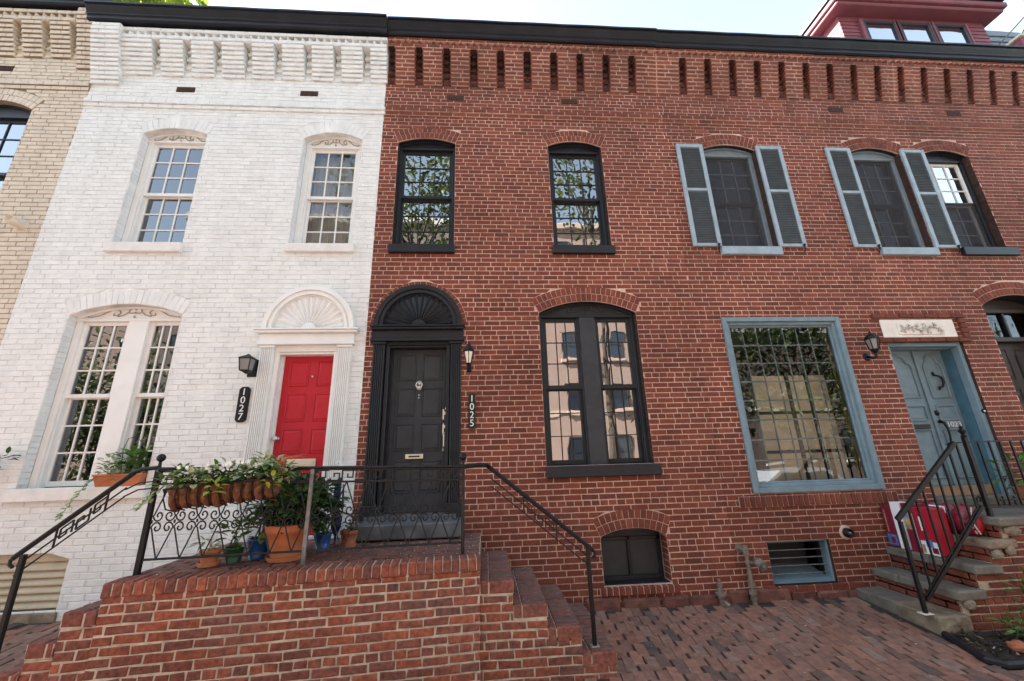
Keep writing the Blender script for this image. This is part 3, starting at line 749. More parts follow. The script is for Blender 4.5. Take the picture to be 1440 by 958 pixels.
for o, s in ((b1, (-1.33, -.41, 4.41, 4.54, -.06, M_BLK)), (b2, (.985, 1.90, 4.41, 4.54, -.06, M_BLK))):
    w = window(HB, o, M_BLK, M_BLK, G_BLK, .09, .045, sill=s, fr=.048, head=.05, mw=.012, mid=5.43)
mb = MB(); mb.box(1.08, 1.80, .30, .33, 4.93, 4.96, M_PALE); mb.box(1.08, 1.80, .30, .33, 4.88, 4.90, M_PALE); mb.box(1.06, 1.82, .30, .32, 4.50, 4.86, M_SCRN); mb.build('blind', w)
window(HB, b3, M_BLK, M_BLK, G_BLK, .09, .05, double=(1.315, 1.53), sill=(.735, 2.16, 1.375, 1.51, -.065, M_BLK), fr=.055, head=.03, mw=.011, mid=2.50, mulm=M_CHAR, scroll=M_CHAR)
# black door
surround(HB, -1.45, -.295, .98, 3.12, 3.33, -1.28, -.455, -.03, M_BLK, 6, .02, 3.08, .16)
fanlight(HB, -.873, .575, 3.335, .575, -.02, M_BLK)
px = [(-1.158, -.905), (-.825, -.562)]
rows = [(2.63, 2.995), (2.165, 2.535), (1.735, 2.08), (1.245, 1.625)]
db = panel_door(HB, -1.245, -.485, 1.02, 3.07, .155, M_CHAR, [(a, b, c, d) for a, b in px for c, d in rows])
mb = MB(); c = (-.858, .145, 2.55)
mb.lathe([(.036, 0), (.036, .01), (.02, .014), (.012, .02)], (c[0], c[1], 2.60), M_CHROME, 16, 'y')
mb.tube([(c[0] + .036 * math.cos(t), c[1] - .03, 2.565 - .042 * math.sin(t)) for t in [math.pi * (1.15 * i / 12 - .08 + .0) * 1 for i in range(13)]], .010, M_CHROME, 8)
mb.tube([(c[0] - .045, c[1] - .03, 2.56), (c[0] - .03, c[1] - .02, 2.60), (c[0], c[1] - .018, 2.615), (c[0] + .03, c[1] - .02, 2.60), (c[0] + .045, c[1] - .03, 2.56)], .009, M_CHROME, 8)
mb.lathe([(.010, 0), (.030, .004), (.037, .015), (.028, .028), (.006, .032)], (c[0], c[1], 2.53), M_CHROME, 16, 'y')
for z in (2.44, 2.405): mb.ball((c[0], c[1], z), .013, M_CHROME, 10)
mb.build('knocker', db, True)
mb = MB()
mb.cbox(-.552, -.492, .135, .156, 2.115, 2.255, M_BRASS, .008); mb.lathe([(.02, 0), (.02, .014), (.012, .016)], (-.522, .137, 2.20), M_CHROME, 14, 'y')
mb.tube([(-.508, .13, 2.25), (-.497, .12, 2.30), (-.503, .12, 2.335)], .009, M_CHROME, 6)
mb.cbox(-.552, -.492, .135, .156, 1.93, 2.075, M_BRASS, .02); mb.lathe([(.02, 0), (.02, .014), (.012, .016)], (-.522, .137, 2.03), M_CHROME, 14, 'y')
mb.tube([(-.522, .14, 1.96), (-.522, .085, 1.93), (-.522, .08, 1.86), (-.522, .085, 1.79), (-.522, .14, 1.75)], .012, M_BRASS, 8)
mb.cbox(-.545, -.5, .138, .157, 1.725, 1.775, M_BRASS, .01)
mb.build('lockset', db)
mb = MB(); mb.cbox(-1.0, -.775, .13, .156, 1.645, 1.705, M_BRASS, .005); mb.box(-.955, -.82, .127, .135, 1.665, 1.685, M_CHAR); mb.build('mail_slot', db)
mb = MB(); mb.ball((-.873, -.065, 3.30), .012, M_CHROME, 8); mb.build('fan_hook', HB)
mb = MB(); mb.cbox(-1.47, -.27, -.40, .2, .825, .98, M_GREYST, .012, .002); mb.box(-1.40, -.35, -.05, .2, .981, 1.02, M_GREYST); mb.build('door_step', HB)
# cellar window
mb = MB()
mb.cbox(1.355, 2.125, .19, .25, .185, .235, M_BLK, .004)
for a, b in ((1.345, 1.39), (1.715, 1.755), (2.09, 2.135)): mb.cbox(a, b, .20, .25, .2, .66, M_BLK, .004)
mb.cbox(1.345, 2.135, .20, .25, .62, .66, M_BLK, .004); mb.prism([(1.33, .655)] + [(x, z + .01) for x, z in b5.arc()] + [(2.15, .655)], .215, .25, M_BLK)
mb.box(1.345, 2.135, .05, .2, .178, .19, M_BLK)
f = mb.build('cellar_window', HB); mb = MB(); mb.box(1.39, 2.09, .228, .236, .235, .62, M_CHAR); mb.build('pane', f)

# --- blue-trimmed brick house
u1 = Arch(3.53, 4.43, 4.54, 6.33, 6.43, .20); u2 = Arch(6.05, 6.95, 4.54, 6.33, 6.44, .20)
u3 = Rect(3.33, 5.04, 1.12, 3.43); u4 = Rect(5.70, 6.86, .86, 3.05); u5 = Rect(3.36, 4.155, .10, .575)
mb = MB(); mb.T = wall_T
brick_face(mb, XB1, XU1, -.24, 8.24, [u1, u2, u3, u4, u5], M_RED, M_RMOR, jt=.0122, off=5)
mb.T = None
for o in (u1, u2): voussoirs(mb, o, M_RED, M_RMOR, 2, .01, .072)
for o, d in ((u1, .10), (u2, .10), (u4, .10)): reveal(mb, o, d, M_RECESS, M_BLK)
reveal(mb, u3, .06, M_RED, M_RMOR); reveal(mb, u5, .14, M_RECESS, M_BLK)
x = 3.10
mb.box(3.10, 5.19, -.018, .01, .958, 1.085, M_RMOR)
while x < 5.17:
    mb.cbox(x + .005, x + .064, -.028 - U(0, .004), .0, .962, 1.082, M_RED, .006, .002); x += .0695
x = 3.2
mb.box(3.2, 4.32, -.02, .14, .022, .096, M_RMOR)
while x < 4.3:
    mb.cbox(x + .005, x + .205, -.032, .14, .026, .098, M_RED, .006, .002); x += .212
for x, z, w in ((5.50, 3.085, 5), ):   # projecting brick label round the plaque
    mb.box(5.57, 6.98, -.03, .0, 3.06, 3.10, M_RECESS); mb.box(5.57, 6.98, -.03, .0, 3.41, 3.465, M_RECESS); mb.box(6.895, 6.98, -.0295, .0, 3.10, 3.41, M_RECESS)
    for k in range(7): mb.cbox(5.565 + k * .203, 5.76 + k * .203, -.042, 0, 3.045, 3.10, M_RED, .005, .002); mb.cbox(5.565 + k * .203, 5.76 + k * .203, -.042, 0, 3.405, 3.468, M_RED, .005, .002)
    for k in range(4): mb.cbox(6.89, 6.985, -.042, 0, 3.105 + k * .074, 3.172 + k * .074, M_RED, .005, .002)
mb.build('wall', HU)
cornice(HU, XB1, XU1, 0, M_RED, M_RMOR, [s for s in RS if XB1 + .04 < s < XU1 - .04], .10, (XB1, XU1, 8.24, 0), jt=.013, step=.017, sm=M_RECESS)
shell(HU, XB1, XU1, 8.36)
vent_brick(HU, 6.07, 7.215)
M_WGB = mat('grey_blue_window_paint', (.17, .22, .245), .5, (8, .12))
for o, s in ((u1, (3.50, 4.44, 4.405, 4.54, -.06, M_SHUT)), (u2, (6.03, 6.96, 4.415, 4.54, -.06, M_SHUT))):
    f = window(HU, o, M_WGB, M_SCRN, G_DK, .09, .065, sill=s, fr=.05, head=.055, munt=M_MUNT, mw=.014, mid=5.40)
    insect_screen(f, o.x0 + .06, o.x1 - .06, 4.55, 6.27, .118)
for a, b in ((3.085, 3.525), (4.42, 4.855), (5.62, 6.05), (6.945, 7.365)): shutter(HU, a, b, 4.545, 6.385)
# picture window
mb = MB(); y = -.03
frame4(mb, 3.31, 5.05, 1.115, 3.43, .065, -.035, .06, M_BLUE); frame4(mb, 3.372, 4.988, 1.177, 3.368, .045, .0, .075, M_BLUE); frame4(mb, 3.412, 4.948, 1.217, 3.328, .03, .035, .085, M_BLUE)
pw = mb.build('picture_window', HU)
mb = MB(); gx0, gx1, gz0, gz1 = 3.44, 4.92, 1.245, 3.30
mb.add([(gx0, .06, gz0), (gx1, .06, gz0), (gx1, .06, gz1), (gx0, .06, gz1)], [(0, 1, 2, 3)], G_PIC); mb.build('pane', pw)
mb = MB()
for i in range(1, 7): x = gx0 + (gx1 - gx0) * i / 7.4; mb.box(x - .007, x + .007, .075, .088, gz0, gz1 - (.0 if i < 7 else .3), M_BLUE)
for i in range(1, 8): z = gz0 + (gz1 - gz0) * i / 8; mb.box(gx0, gx1 - (.08), .076, .09, z - .009, z + .009, M_BLUE)
mb.build('muntin', pw)
# things seen through the picture window: folding screen and curtain
mb = MB()
for a, b in ((3.82, 4.33), (4.38, 4.63), (4.68, 4.95)):
    for z0, z1 in ((.85, 1.58), (1.62, 2.11), (2.15, 2.66)): mb.cbox(a, b, .35, .365, z0, z1, M_TAN, .004)
for x in (3.77, 4.33, 4.63): mb.box(x, x + .05, .335, .385, .80, 2.69, M_BLK)
for z in (1.60, 2.13): mb.box(3.77, 4.97, .342, .38, z - .014, z + .014, M_BLK)
sc = mb.build('folding_screen'); tag(sc, 'tan folding screen with black posts seen through the blue picture window', 'screen')
mb = MB(); N = 14; vs = []
for i in range(N + 1):
    x = 4.98 + .15 * i / N; yy = .2 + .02 * math.sin(i * 1.9) + .1 * i / N
    vs += [(x, yy, 1.0), (x, yy, 3.4)]
mb.add(vs, [[2 * i, 2 * i + 2, 2 * i + 3, 2 * i + 1] for i in range(N)], M_OLIVE)
mb.build('curtain', pw)
# cellar vent with bars
mb = MB()
frame4(mb, 3.362, 4.153, .104, .572, .026, .03, .14, M_BLUE)
mb.add([(3.39, .03, .13), (4.13, .03, .13), (4.13, .45, .22), (3.39, .45, .22)], [(0, 1, 2, 3)], M_BLUE)
cw = mb.build('cellar_window', HU); mb = MB()
for i in range(4): z = .20 + i * .085; mb.tube([(3.39, .07, z), (4.13, .07, z)], .006, M_IRONG, 6)
mb.build('bars', cw)
mb = MB(); mb.box(3.35, 4.17, .45, .47, .0, .62, M_SCRN); mb.build('backing', cw)
# blue double door
mb = MB()
frame4(mb, 5.702, 6.858, .87, 3.048, .055, .03, .13, M_BLUE)
mb.box(5.735, 5.757, .131, .33, .95, 2.993, M_TEAL); mb.box(6.803, 6.83, .131, .33, .95, 2.993, M_TEAL); mb.box(5.757, 6.803, .131, .33, 2.980, 2.9925, M_BLUE)
sur = mb.build('door_frame', HU)
def leafdoor(x0, x1):
    mb = MB(); y = .27
    mb.cbox(x0, x1, y, y + .045, 1.10, 2.985, M_BLUE, .005)
    def outline(pts): mb.tube([(x, y - .004, z) for x, z in pts], .018, M_BLUE, 6)
    a, b = x0 + .085, x1 - .085; w = b - a
    top = []
    for i in range(13):
        t = i / 12; u = abs(2 * t - 1)
        z = 2.74 + (.0 if u > .86 else (.05 if u > .62 else .05 + .10 * math.sqrt(max(0, 1 - (u / .62) ** 2)) + .03))
        top.append((a + w * t, z))
    outline([(a, 2.29), (a, 2.74)] + top + [(b, 2.74), (b, 2.29), (a, 2.29)])
    outline([(a, 1.97), (a, 2.17), (b, 2.17), (b, 1.97), (a, 1.97)]); outline([(a, 1.2), (a, 1.83), (b, 1.83), (b, 1.2), (a, 1.2)])
    mb.cbox(a + .05, b - .05, y - .006, y + .01, 2.33, 2.70, M_BLUE, .006); mb.cbox(a + .045, b - .045, y - .006, y + .01, 2.0, 2.14, M_BLUE, .006); mb.cbox(a + .05, b - .05, y - .006, y + .01, 1.25, 1.78, M_BLUE, .006)
    return mb.build('door', HU)
dl = leafdoor(5.765, 6.345); drr = leafdoor(6.365, 6.945 - .13)
mb = MB(); mb.cbox(6.325, 6.372, .245, .27, 1.10, 2.98, M_BLUE, .008); mb.build('astragal', dl)
mb = MB(); k = 6.59
mb.tube([(k - .03, .262, 2.66), (k - .05, .235, 2.61), (k - .01, .225, 2.60), (k + .035, .22, 2.57), (k + .045, .22, 2.50), (k + .015, .225, 2.44), (k - .03, .23, 2.43), (k - .02, .25, 2.40)], [.012, .016, .014, .016, .016, .014, .018, .01], M_IRON, 7); mb.build('knocker', drr, True)
mb = MB(); mb.lathe([(.036, 0), (.036, .012), (.02, .02), (.01, .03)], (6.42, .265, 2.07), M_IRON, 12, 'y')
mb.tube([(6.42, .26, 1.95), (6.42, .21, 1.93), (6.425, .19, 1.85), (6.43, .195, 1.75), (6.435, .215, 1.66), (6.44, .262, 1.63)], [.026, .018, .014, .012, .012, .02], M_IRON, 8); mb.build('handle', drr, True)
mb = MB(); text_mesh(mb, '1023', .105, M_WOODW, lambda x, y, z: (6.63 + x * 1.1, .2615 - z, 1.905 + y)); mb.build('door_number', drr)
mb = MB(); mb.cbox(5.85, 6.24, .235, .275, 1.855, 1.915, M_BROWN, .006); mb.build('mail_slot', dl)
mb = MB(); mb.box(5.74, 6.80, .18, .32, .90, 1.10, M_TANB); mb.build('kickboard', HU)
mb = MB(); mb.cbox(5.68, 6.95, -.10, .2, .885, .985, M_STONE, .01); mb.build('threshold', HU)
mb = MB(); mb.lathe([(.03, 0), (.03, .008), (.014, .012), (.012, .018)], (6.835, .03, 2.06), M_IRON, 12, 'y'); mb.lathe([(.012, 0), (.01, .006)], (6.835, .013, 2.06), M_WOODW, 10, 'y'); mb.build('doorbell', sur)

# --- far right house
f1 = Arch(7.33, 8.20, 4.56, 6.32, 6.43, .20); f2 = Arch(7.40, 8.60, .86, 3.62, 3.78, .21)
f3 = Arch(9.6, 10.5, 4.56, 6.32, 6.43, .20)
mb = MB(); mb.T = wall_T
brick_face(mb, XU1, XF1, -.24, 8.24, [f1, f2, f3], M_RED, M_RMOR, jt=.0122, off=2)
mb.T = None
for o in (f1, f3): voussoirs(mb, o, M_RED, M_RMOR, 2, .01, .072); reveal(mb, o, .1, M_RECESS, M_BLK)
voussoirs(mb, f2, M_RED, M_RMOR, 2, .01, .072); reveal(mb, f2, .2, M_RECESS, M_BLK)
mb.build('wall', HF)
cornice(HF, XU1, XF1, 0, M_RED, M_RMOR, [s for s in RS if XU1 + .04 < s < XF1], .10, (XU1, XF1, 8.235, 0), jt=.013, step=.017, sm=M_RECESS)
shell(HF, XU1, XF1, 8.36)
vent_brick(HF, 8.27, 7.225)
fw = window(HF, f1, M_BLK, M_WOODW, G_SKY, .09, .05, sill=(7.38, 8.31, 4.42, 4.56, -.06, M_BLK), fr=.04, head=.055, mw=.016, mid=5.45, gl2=G_DK, munt2=M_MUNT)
insect_screen(fw, 7.375, 8.155, 4.57, 5.44, .118); mb = MB(); frame4(mb, 7.37, 8.16, 4.565, 5.46, .035, .095, .117, M_BLK, .003); mb.build('screen_frame', fw)
window(HF, f3, M_BLK, M_WOODW, G_SKY, .09, .05, sill=(9.55, 10.55, 4.42, 4.56, -.06, M_BLK), fr=.04, head=.055, mw=.016, mid=5.45)
# recessed arched doorway
mb = MB(); y = .20
mb.cbox(7.40, 7.47, y, y + .12, .9, 3.6, M_BLK, .005); mb.cbox(8.53, 8.60, y, y + .12, .9, 3.6, M_BLK, .005)
mb.prism([(7.39, 3.58)] + [(x, z + .01) for x, z in f2.arc()] + [(8.61, 3.58)], y + .03, y + .12, M_BROWN); mb.cbox(7.47, 8.53, y, y + .12, 3.56, 3.61, M_BROWN, .005)
mb.cbox(7.47, 8.53, y, y + .12, 3.10, 3.17, M_BROWN, .005); mb.cbox(7.98, 8.02, y + .02, y + .10, 3.17, 3.56, M_BLK, .005)
fr = mb.build('door_frame', HF)
mb = MB(); mb.add([(7.47, y + .06, 3.17), (8.53, y + .06, 3.17), (8.53, y + .06, 3.56), (7.47, y + .06, 3.56)], [(0, 1, 2, 3)], G_DK); mb.build('transom_pane', fr)
dd = panel_door(HF, 7.47, 8.53, .9, 3.10, y + .10, M_BROWN, [(7.56, 7.93, 2.55, 3.0), (8.07, 8.44, 2.55, 3.0), (7.56, 7.93, 1.1, 2.4), (8.07, 8.44, 1.1, 2.4)])
mb = MB()
for c in (7.68, 7.98):
    mb.tube([(c + .09 * math.cos(t) * (1 - t / 9), y + .05, 2.25 + .09 * math.sin(t) * (1 - t / 9)) for t in [i * .45 for i in range(16)]], .008, M_IRON, 6)
    mb.tube([(c, y + .05, 1.3), (c, y + .05, 2.9)], .008, M_IRON, 6)
mb.build('door_grille', dd)
# dormer on its roof
yd = .8; K = lambda x: x
mb = MB(); mb.box(7.78, 11.22, yd, 5.0, 8.43, 10.75, M_MAROON)
z = 9.2
while z < 10.7:
    mb.add([(7.779, yd - .004, z), (11.221, yd - .004, z), (11.221, yd - .018, z - .10), (7.779, yd - .018, z - .10), (7.779, yd - .002, z - .104), (11.221, yd - .002, z - .104)], [(0, 1, 2, 3), (3, 2, 5, 4)], M_MAROON)
    mb.add([(7.776, yd, z), (7.776, 5, z), (7.762, 5, z - .10), (7.762, yd - .018, z - .10)], [(0, 1, 2, 3)], M_MAROON); z += .104
dm = mb.build('dormer', HF)
mb = MB(); mb.cbox(7.55, 11.45, yd - .26, 5.2, 10.72, 10.80, M_MAROON, .02); mb.cbox(7.50, 11.50, yd - .32, 5.2, 10.801, 10.93, M_MAROON, .02); mb.box(7.46, 11.42, yd - .36, 5.2, 10.931, 11.02, M_FASC); mb.build('dormer_eave', dm)
for a in (8.28, 9.10, 9.95):
    mb = MB(); frame4(mb, a, a + .74, 9.0, 10.56, .06, yd - .05, yd + .03, M_BLK, .004); mb.cbox(a - .09, a - .005, yd - .06, yd, 8.9, 10.6, M_MAROON, .005); mb.cbox(a + .745, a + .80, yd - .06, yd, 8.9, 10.6, M_MAROON, .005)
    w = mb.build('dormer_window', dm); mb = MB(); mb.add([(a + .06, yd - .02, 9.06), (a + .68, yd - .02, 9.06), (a + .68, yd - .02, 10.5), (a + .06, yd - .02, 10.5)], [(0, 1, 2, 3)], G_SKY); mb.build('pane', w)
# slate slope and low maroon kerb right of the dormer
mb = MB()
mb.add([(11.3, .9, 8.43), (15, .9, 8.43), (15, 1.5, 11.5), (11.3, 1.5, 11.6)], [(0, 1, 2, 3)], M_SLATE); mb.add([(11.3, 1.5, 11.6), (15, 1.5, 11.5), (15, 5, 11.7), (11.3, 5, 11.7)], [(0, 1, 2, 3)], M_SLATE)
for i in range(12):
    t = i / 12; mb.box(11.3, 15, .87 + .6 * t, .93 + .6 * t, 8.43 + 3.1 * t, 8.46 + 3.1 * t, M_SLATE)
mb.cbox(11.0, 15, .3, .5, 8.44, 9.60, M_MAROON, .01); mb.cbox(10.95, 15, .25, .55, 9.601, 9.65, M_PALE, .01)
mb.build('slate_roof', HF)

# --- cream house
c1 = Arch(-7.75, -6.62, 4.75, 6.74, 6.90, .22)
mb = MB(); mb.T = wall_T
brick_face(mb, XC0, XW0, -.24, 8.51, [c1], M_CRM, M_CMOR, jt=.009, bl=.215, proud=.0065, cham=.004, jit=.002, hdr=0)
mb.T = None; voussoirs(mb, c1, M_CRM, M_CMOR, 2, .01, .075); reveal(mb, c1, .1, M_CRM, M_CMOR)
mb.build('wall', HC)
cornice(HC, XC0, XW0, .285, M_CRM, M_CMOR, sorted([-6.27 - .405 * i for i in range(12)]), .11, (XC0, XW0 + .09, 8.52, .05), pier=(-6.20, -5.932), step=.022, n=8)
shell(HC, XC0, XW0, 8.64)
vent_brick(HC, -7.23, 7.50)
window(HC, c1, M_BLK, M_BLK, G_BLK, .09, .05, sill=(-7.8, -6.58, 4.61, 4.75, -.06, M_BLK), fr=.05, head=.06, mw=.014)
mb = MB(); mb.lathe([(.085, 0), (.085, .02), (.062, .024), (.062, .16), (.05, .165), (.05, .14), (.001, .14)], (-6.18, 0, 4.80), M_CRM, 18, 'y')
mb.build('vent_pipe', HC, True)

# ------------------------------------------------------------------ ground
def gz(x, y):
    z = -.03 + (.08 * y if y > -1.4 else -.112 + .03 * (y + 1.4))
    t = min(1, max(0, (-2.6 - x) / 1.6)); return z + .17 * t * t * (3 - 2 * t)
P0, P1 = Vector((-2.85, -1.53)), Vector((-.06, -1.265))
LD = (P1 - P0).length; DIR = (P1 - P0) / LD; NRM = Vector((DIR.y, -DIR.x))
def front_T(s, n, z): return (P0.x + s * DIR.x + n * NRM.x, P0.y + s * DIR.y + n * NRM.y, z)
STEPS = [(.22, .613), (.505, .423), (.785, .241), (1.065, .045)]
SY = -1.22
LST = [(-3.07, .63), (-3.24, .455), (-3.42, .28)]
def in_stoop(x, y):
    if y < -1.60 or x < -3.42 or x > 1.065: return False
    if x < -.06: return y > P0.y + (x - P0.x) * DIR.y / DIR.x - .01
    return y > SY
def in_steps(x, y): return x > 4.33 and y > -.93
def in_bed(x, y): return x > 4.22 and y > -1.42
mb = MB(); nx, ny = 60, 30; X0, X1, Y0, Y1 = -11.5, 13.4, -6.6, .02
vs = [(X0 + (X1 - X0) * i / nx, Y0 + (Y1 - Y0) * k / ny) for k in range(ny + 1) for i in range(nx + 1)]
mb.add([(x, y, gz(x, y) - .012) for x, y in vs], [(k * (nx + 1) + i, k * (nx + 1) + i + 1, (k + 1) * (nx + 1) + i + 1, (k + 1) * (nx + 1) + i) for k in range(ny) for i in range(nx)], M_PJOI)
x = -8.2; col = 0; rot = .10
while x < 9.8:
    y = .0 - U(0, .2)
    while y > -6.5:
        L, W = .203, .098
        xs = x + (y + 1.5) * rot * -1 + U(-.002, .002)
        cx, cy = xs + W / 2, y - L / 2
        y -= L + .0025
        if in_stoop(cx, cy) or in_steps(cx, cy) or in_bed(cx, cy) or cy > .0: continue
        h = U(-.0035, .0035); t1, t2 = U(-.003, .003), U(-.003, .003); a = U(-.012, .012)
        vs = []
        for inset, dz in ((0, -.014), (.0008, -.003), (.004, 0)):
            for sx, sy in ((-1, -1), (1, -1), (1, 1), (-1, 1)):
                u, v = sx * (W / 2 - inset), sy * (L / 2 - inset)
                px_, py_ = cx + u - v * (a - rot), cy + v + u * (a - rot)
                vs.append((px_ + U(-.001, .001), py_ + U(-.001, .001), gz(px_, py_) + h + t1 * sx + t2 * sy + dz))
        fs = [(8, 9, 10, 11)]
        for q in (0, 4): fs += [(q + i, q + (i + 1) % 4, q + 4 + (i + 1) % 4, q + 4 + i) for i in range(4)]
        mb.add(vs, fs, M_PAV)
    x += .1025
tag(mb.build('sidewalk'), kind='structure')
mb = MB(); mb.cbox(-40, 40, -6.85, -6.6, -.6, -.26, M_CONC, .02); tag(mb.build('kerb'), kind='structure')
mb = MB(); mb.add([(-60, -6.85, -.40), (60, -6.85, -.40), (60, -14.5, -.40), (-60, -14.5, -.40)], [(0, 1, 2, 3)], M_ASPH); tag(mb.build('road'), kind='structure')
mb = MB(); mb.add([(-300, 300, -.62), (-300, -300, -.62), (300, -300, -.62), (300, 300, -.62)], [(0, 1, 2, 3)], M_ASPH); tag(mb.build('ground'), kind='structure')
mb = MB(); mb.box(-60, 60, -18.2, -14.5, -.6, -.26, M_CONC); tag(mb.build('far_pavement'), kind='structure')
mb = MB()     # petals and scraps fallen on the bricks
for i in range(1100):
    x, y = U(-5.5, 7.5), U(-3.6, -.05)
    if in_steps(x, y) or in_bed(x, y): continue
    z = gz(x, y) + .006
    if in_stoop(x, y):
        if x < -2.85 or x > 1.06: continue
        z = .818 if x < -.06 else [t for a, t in STEPS if x < a][0] + .008
        if y > -.45 and x > -1.5 and x < -.2: continue
    s = U(.005, .012) * (1.9 if R() < .06 else 1); a = U(0, 6.28); c, d = math.cos(a) * s, math.sin(a) * s
    mb.add([(x - c, y - d, z), (x + d * .5, y - c * .5, z + U(0, .004)), (x + c, y + d, z), (x - d * .5, y + c * .5, z + U(0, .006))], [(0, 1, 2, 3)], M_LIT)
tag(mb.build('fallen_petals'), 'pale fallen petals and leaf scraps strewn over the brick pavement and stoop', 'litter', kind='stuff')

# ------------------------------------------------------------------ stoop
ST = thing('brick_stoop', (-1.3, -.7, 0), 'weathered brick stoop shared by the red door and the black door', 'stoop')
BK = dict(ch=.0672, bl=.208, jt=.0125, proud=.007, cham=.007, jit=.005, hdr=6)
mb = MB(); mb.T = front_T
brick_face(mb, 0, LD, -.28, .70, [], M_ORA, M_OMOR, **BK)
for (a, b, t) in ((-.22, 0, .52), (-.39, -.22, .345), (-.57, -.39, .17)): brick_face(mb, a, b, t - .0672 * 11, t, [], M_ORA, M_OMOR, **BK)
mb.T = lambda s, n, z: (s, SY - n, z)
brick_face(mb, -.06, 1.065, -.30, .54, [], M_ORA, M_OMOR, ztop=lambda z: max([-.06] + [a for a, t in STEPS if t - .10 >= z - .03]), **BK)
xp = -.06
for i, (a, t) in enumerate([(-.06, .81)] + STEPS):      # risers facing along the street
    zb = ([s[1] for s in STEPS] + [gz(1.1, -.6)])[i]
    mb.T = lambda s, n, z, a=a: (a + n, s, z)
    n = max(1, int((t - .1 - zb) / .07)); 
    brick_face(mb, -1.215, -.002, t - .105 - .07 * n - .07, t - .105, [], M_DECK, M_OMOR, ch=.07, bl=.21, jt=.012, proud=.004, cham=.005, jit=.003, hdr=0)
mb.T = None
def core(pts, z1): mb.slabz(pts, -.35, z1, M_OMOR)
core([(P0.x + .004, P0.y + .004), (P1.x - .003, P1.y + .004), (P1.x - .003, -.003), (P0.x + .004, -.003)], .70)
xp = -.063
for a, t in STEPS: core([(xp, SY + .001), (a - .001, SY + .001), (a - .001, -.002), (xp, -.002)], t - .10); xp = a - .001
xr = P0.x + .004
for a, t in LST:
    yb = P0.y + (a - P0.x) * DIR.y / DIR.x + .004
    core([(a, yb), (xr, P0.y + (xr - P0.x) * DIR.y / DIR.x + .004), (xr, -.003), (a, -.003)], t - .10); xr = a
mb.build('brick_body', ST)
mb = MB(); mb.T = front_T     # rowlock coping
s = -.01
while s < LD - .02:
    w = .0665; e = min(s + w, LD + .012)
    o = U(-.004, .004)
    mb.cbox(s + .002, e - .002, -.20, .018 + o, .705, .808 + U(-.003, .003), M_ORA, .009, .003); s += w + .005
mb.box(0, LD, -.20, .006, .70, .798, M_OMOR)
mb.build('coping', ST)
mb = MB()     # deck paving
y = -.0; r = 0
while y > -1.50:
    x = -2.86 + (.1 if r % 2 else 0) - .1
    while x < -.06:
        a, b = max(x, -2.84), min(x + .2, -.065)
        yf = P0.y + ((a + b) / 2 - P0.x) * DIR.y / DIR.x + .205
        if b - a > .03 and y - .05 > yf: mb.cbox(a + .004, b - .004, max(y - .094, yf), y - .001, .74, .808 + U(-.002, .003), M_DECK, .006, .0015)
        x += .207
    y -= .1; r += 1
mb.box(-2.84, -.066, -1.05, -.002, .70, .797, M_OMOR)
mb.build('deck_paving', ST)
def treads(a0, a1, t, yb, mirror=False, mt=M_DECK):
    mb = MB(); y = -.012; pitch_ = (-yb - .012) / round((-yb - .012) / .07)
    while y > yb + .01:
        y2 = y - pitch_; w = a1 - a0; c = .075 if w > .2 else .05
        if True:
            spl = a0 + c if not mirror else a1 - c
            front = y2 - .05 <= yb
            for u, v in ((a0, spl), (spl, a1)): mb.cbox(u + .004, v - .004, y2 + (.0 if front else .004), y - .004, t - .098, t + U(-.003, .003), M_ORA if front else mt, .008, .002)
        y = y2
    mb.box(a0 + .002, a1 - .004, yb + .006, -.012, t - .1, t - .012, M_OMOR)
    mb.build('step', ST)
xp = -.06
for a, t in STEPS: treads(xp, a + .012, t, SY - .006); xp = a
xr = P0.x
for a, t in LST: treads(a - .01, xr, t, P0.y + (a - P0.x) * DIR.y / DIR.x - .003, True); xr = a

# ------------------------------------------------------------------ stoop railing
Q0, Q1 = Vector((-2.80, -1.315)), Vector((-.215, -1.10))
LR = (Q1 - Q0).length; QD = (Q1 - Q0) / LR
def rail_T(s, n, z): return (Q0.x + s * QD.x + n * QD.y, Q0.y + s * QD.y - n * QD.x, z + (1 - s / LR) * .06 * max(0, min(1, (z - .8) / .7)))
RL = thing('iron_railing', (-1.5, -1.2, .81), 'black wrought iron railing with scrolls and greek key round the brick stoop', 'railing', )
SM = (-1.555 - Q0.x) / QD.x
mb = MB(); mb.T = rail_T
mb.cbox(0, LR + .02, -.024, .024, 1.548, 1.568, M_IRONW, .005); mb.cbox(0, LR, -.012, .012, 1.532, 1.5475, M_IRONW, .003)
mb.build('top_rail', RL)
mb = MB(); mb.T = rail_T
mb.cbox(0.02, LR - .01, -.008, .008, 1.428, 1.444, M_IRONW, .003); mb.cbox(.02, LR - .01, -.009, .009, .895, .911, M_IRONW, .003)
mb.build('lower_rails', RL)
for s, w, m, lean in ((0, .019, M_IRON, 0), (SM, .016, M_IRONG, 0), (LR, .016, M_IRONW, 0)):
    mb = MB(); mb.T = rail_T; mb.cbox(s - w, s + w, -w, w, .80, 1.545, m, .003)
    o = mb.build('post', RL)
    if m is M_IRONG: o['label'] = 'silvery worn middle post'
for s, z in ((0, 1.60), (LR, 1.60)):
    mb = MB(); p = rail_T(s, 0, z)
    mb.lathe([(.02, -.045), (.014, -.03), (.012, 0), (.012, .02)], p, M_IRON, 12); mb.ball((p[0], p[1], p[2] + .045), .034, M_IRON, 16); mb.build('finial', RL, True)
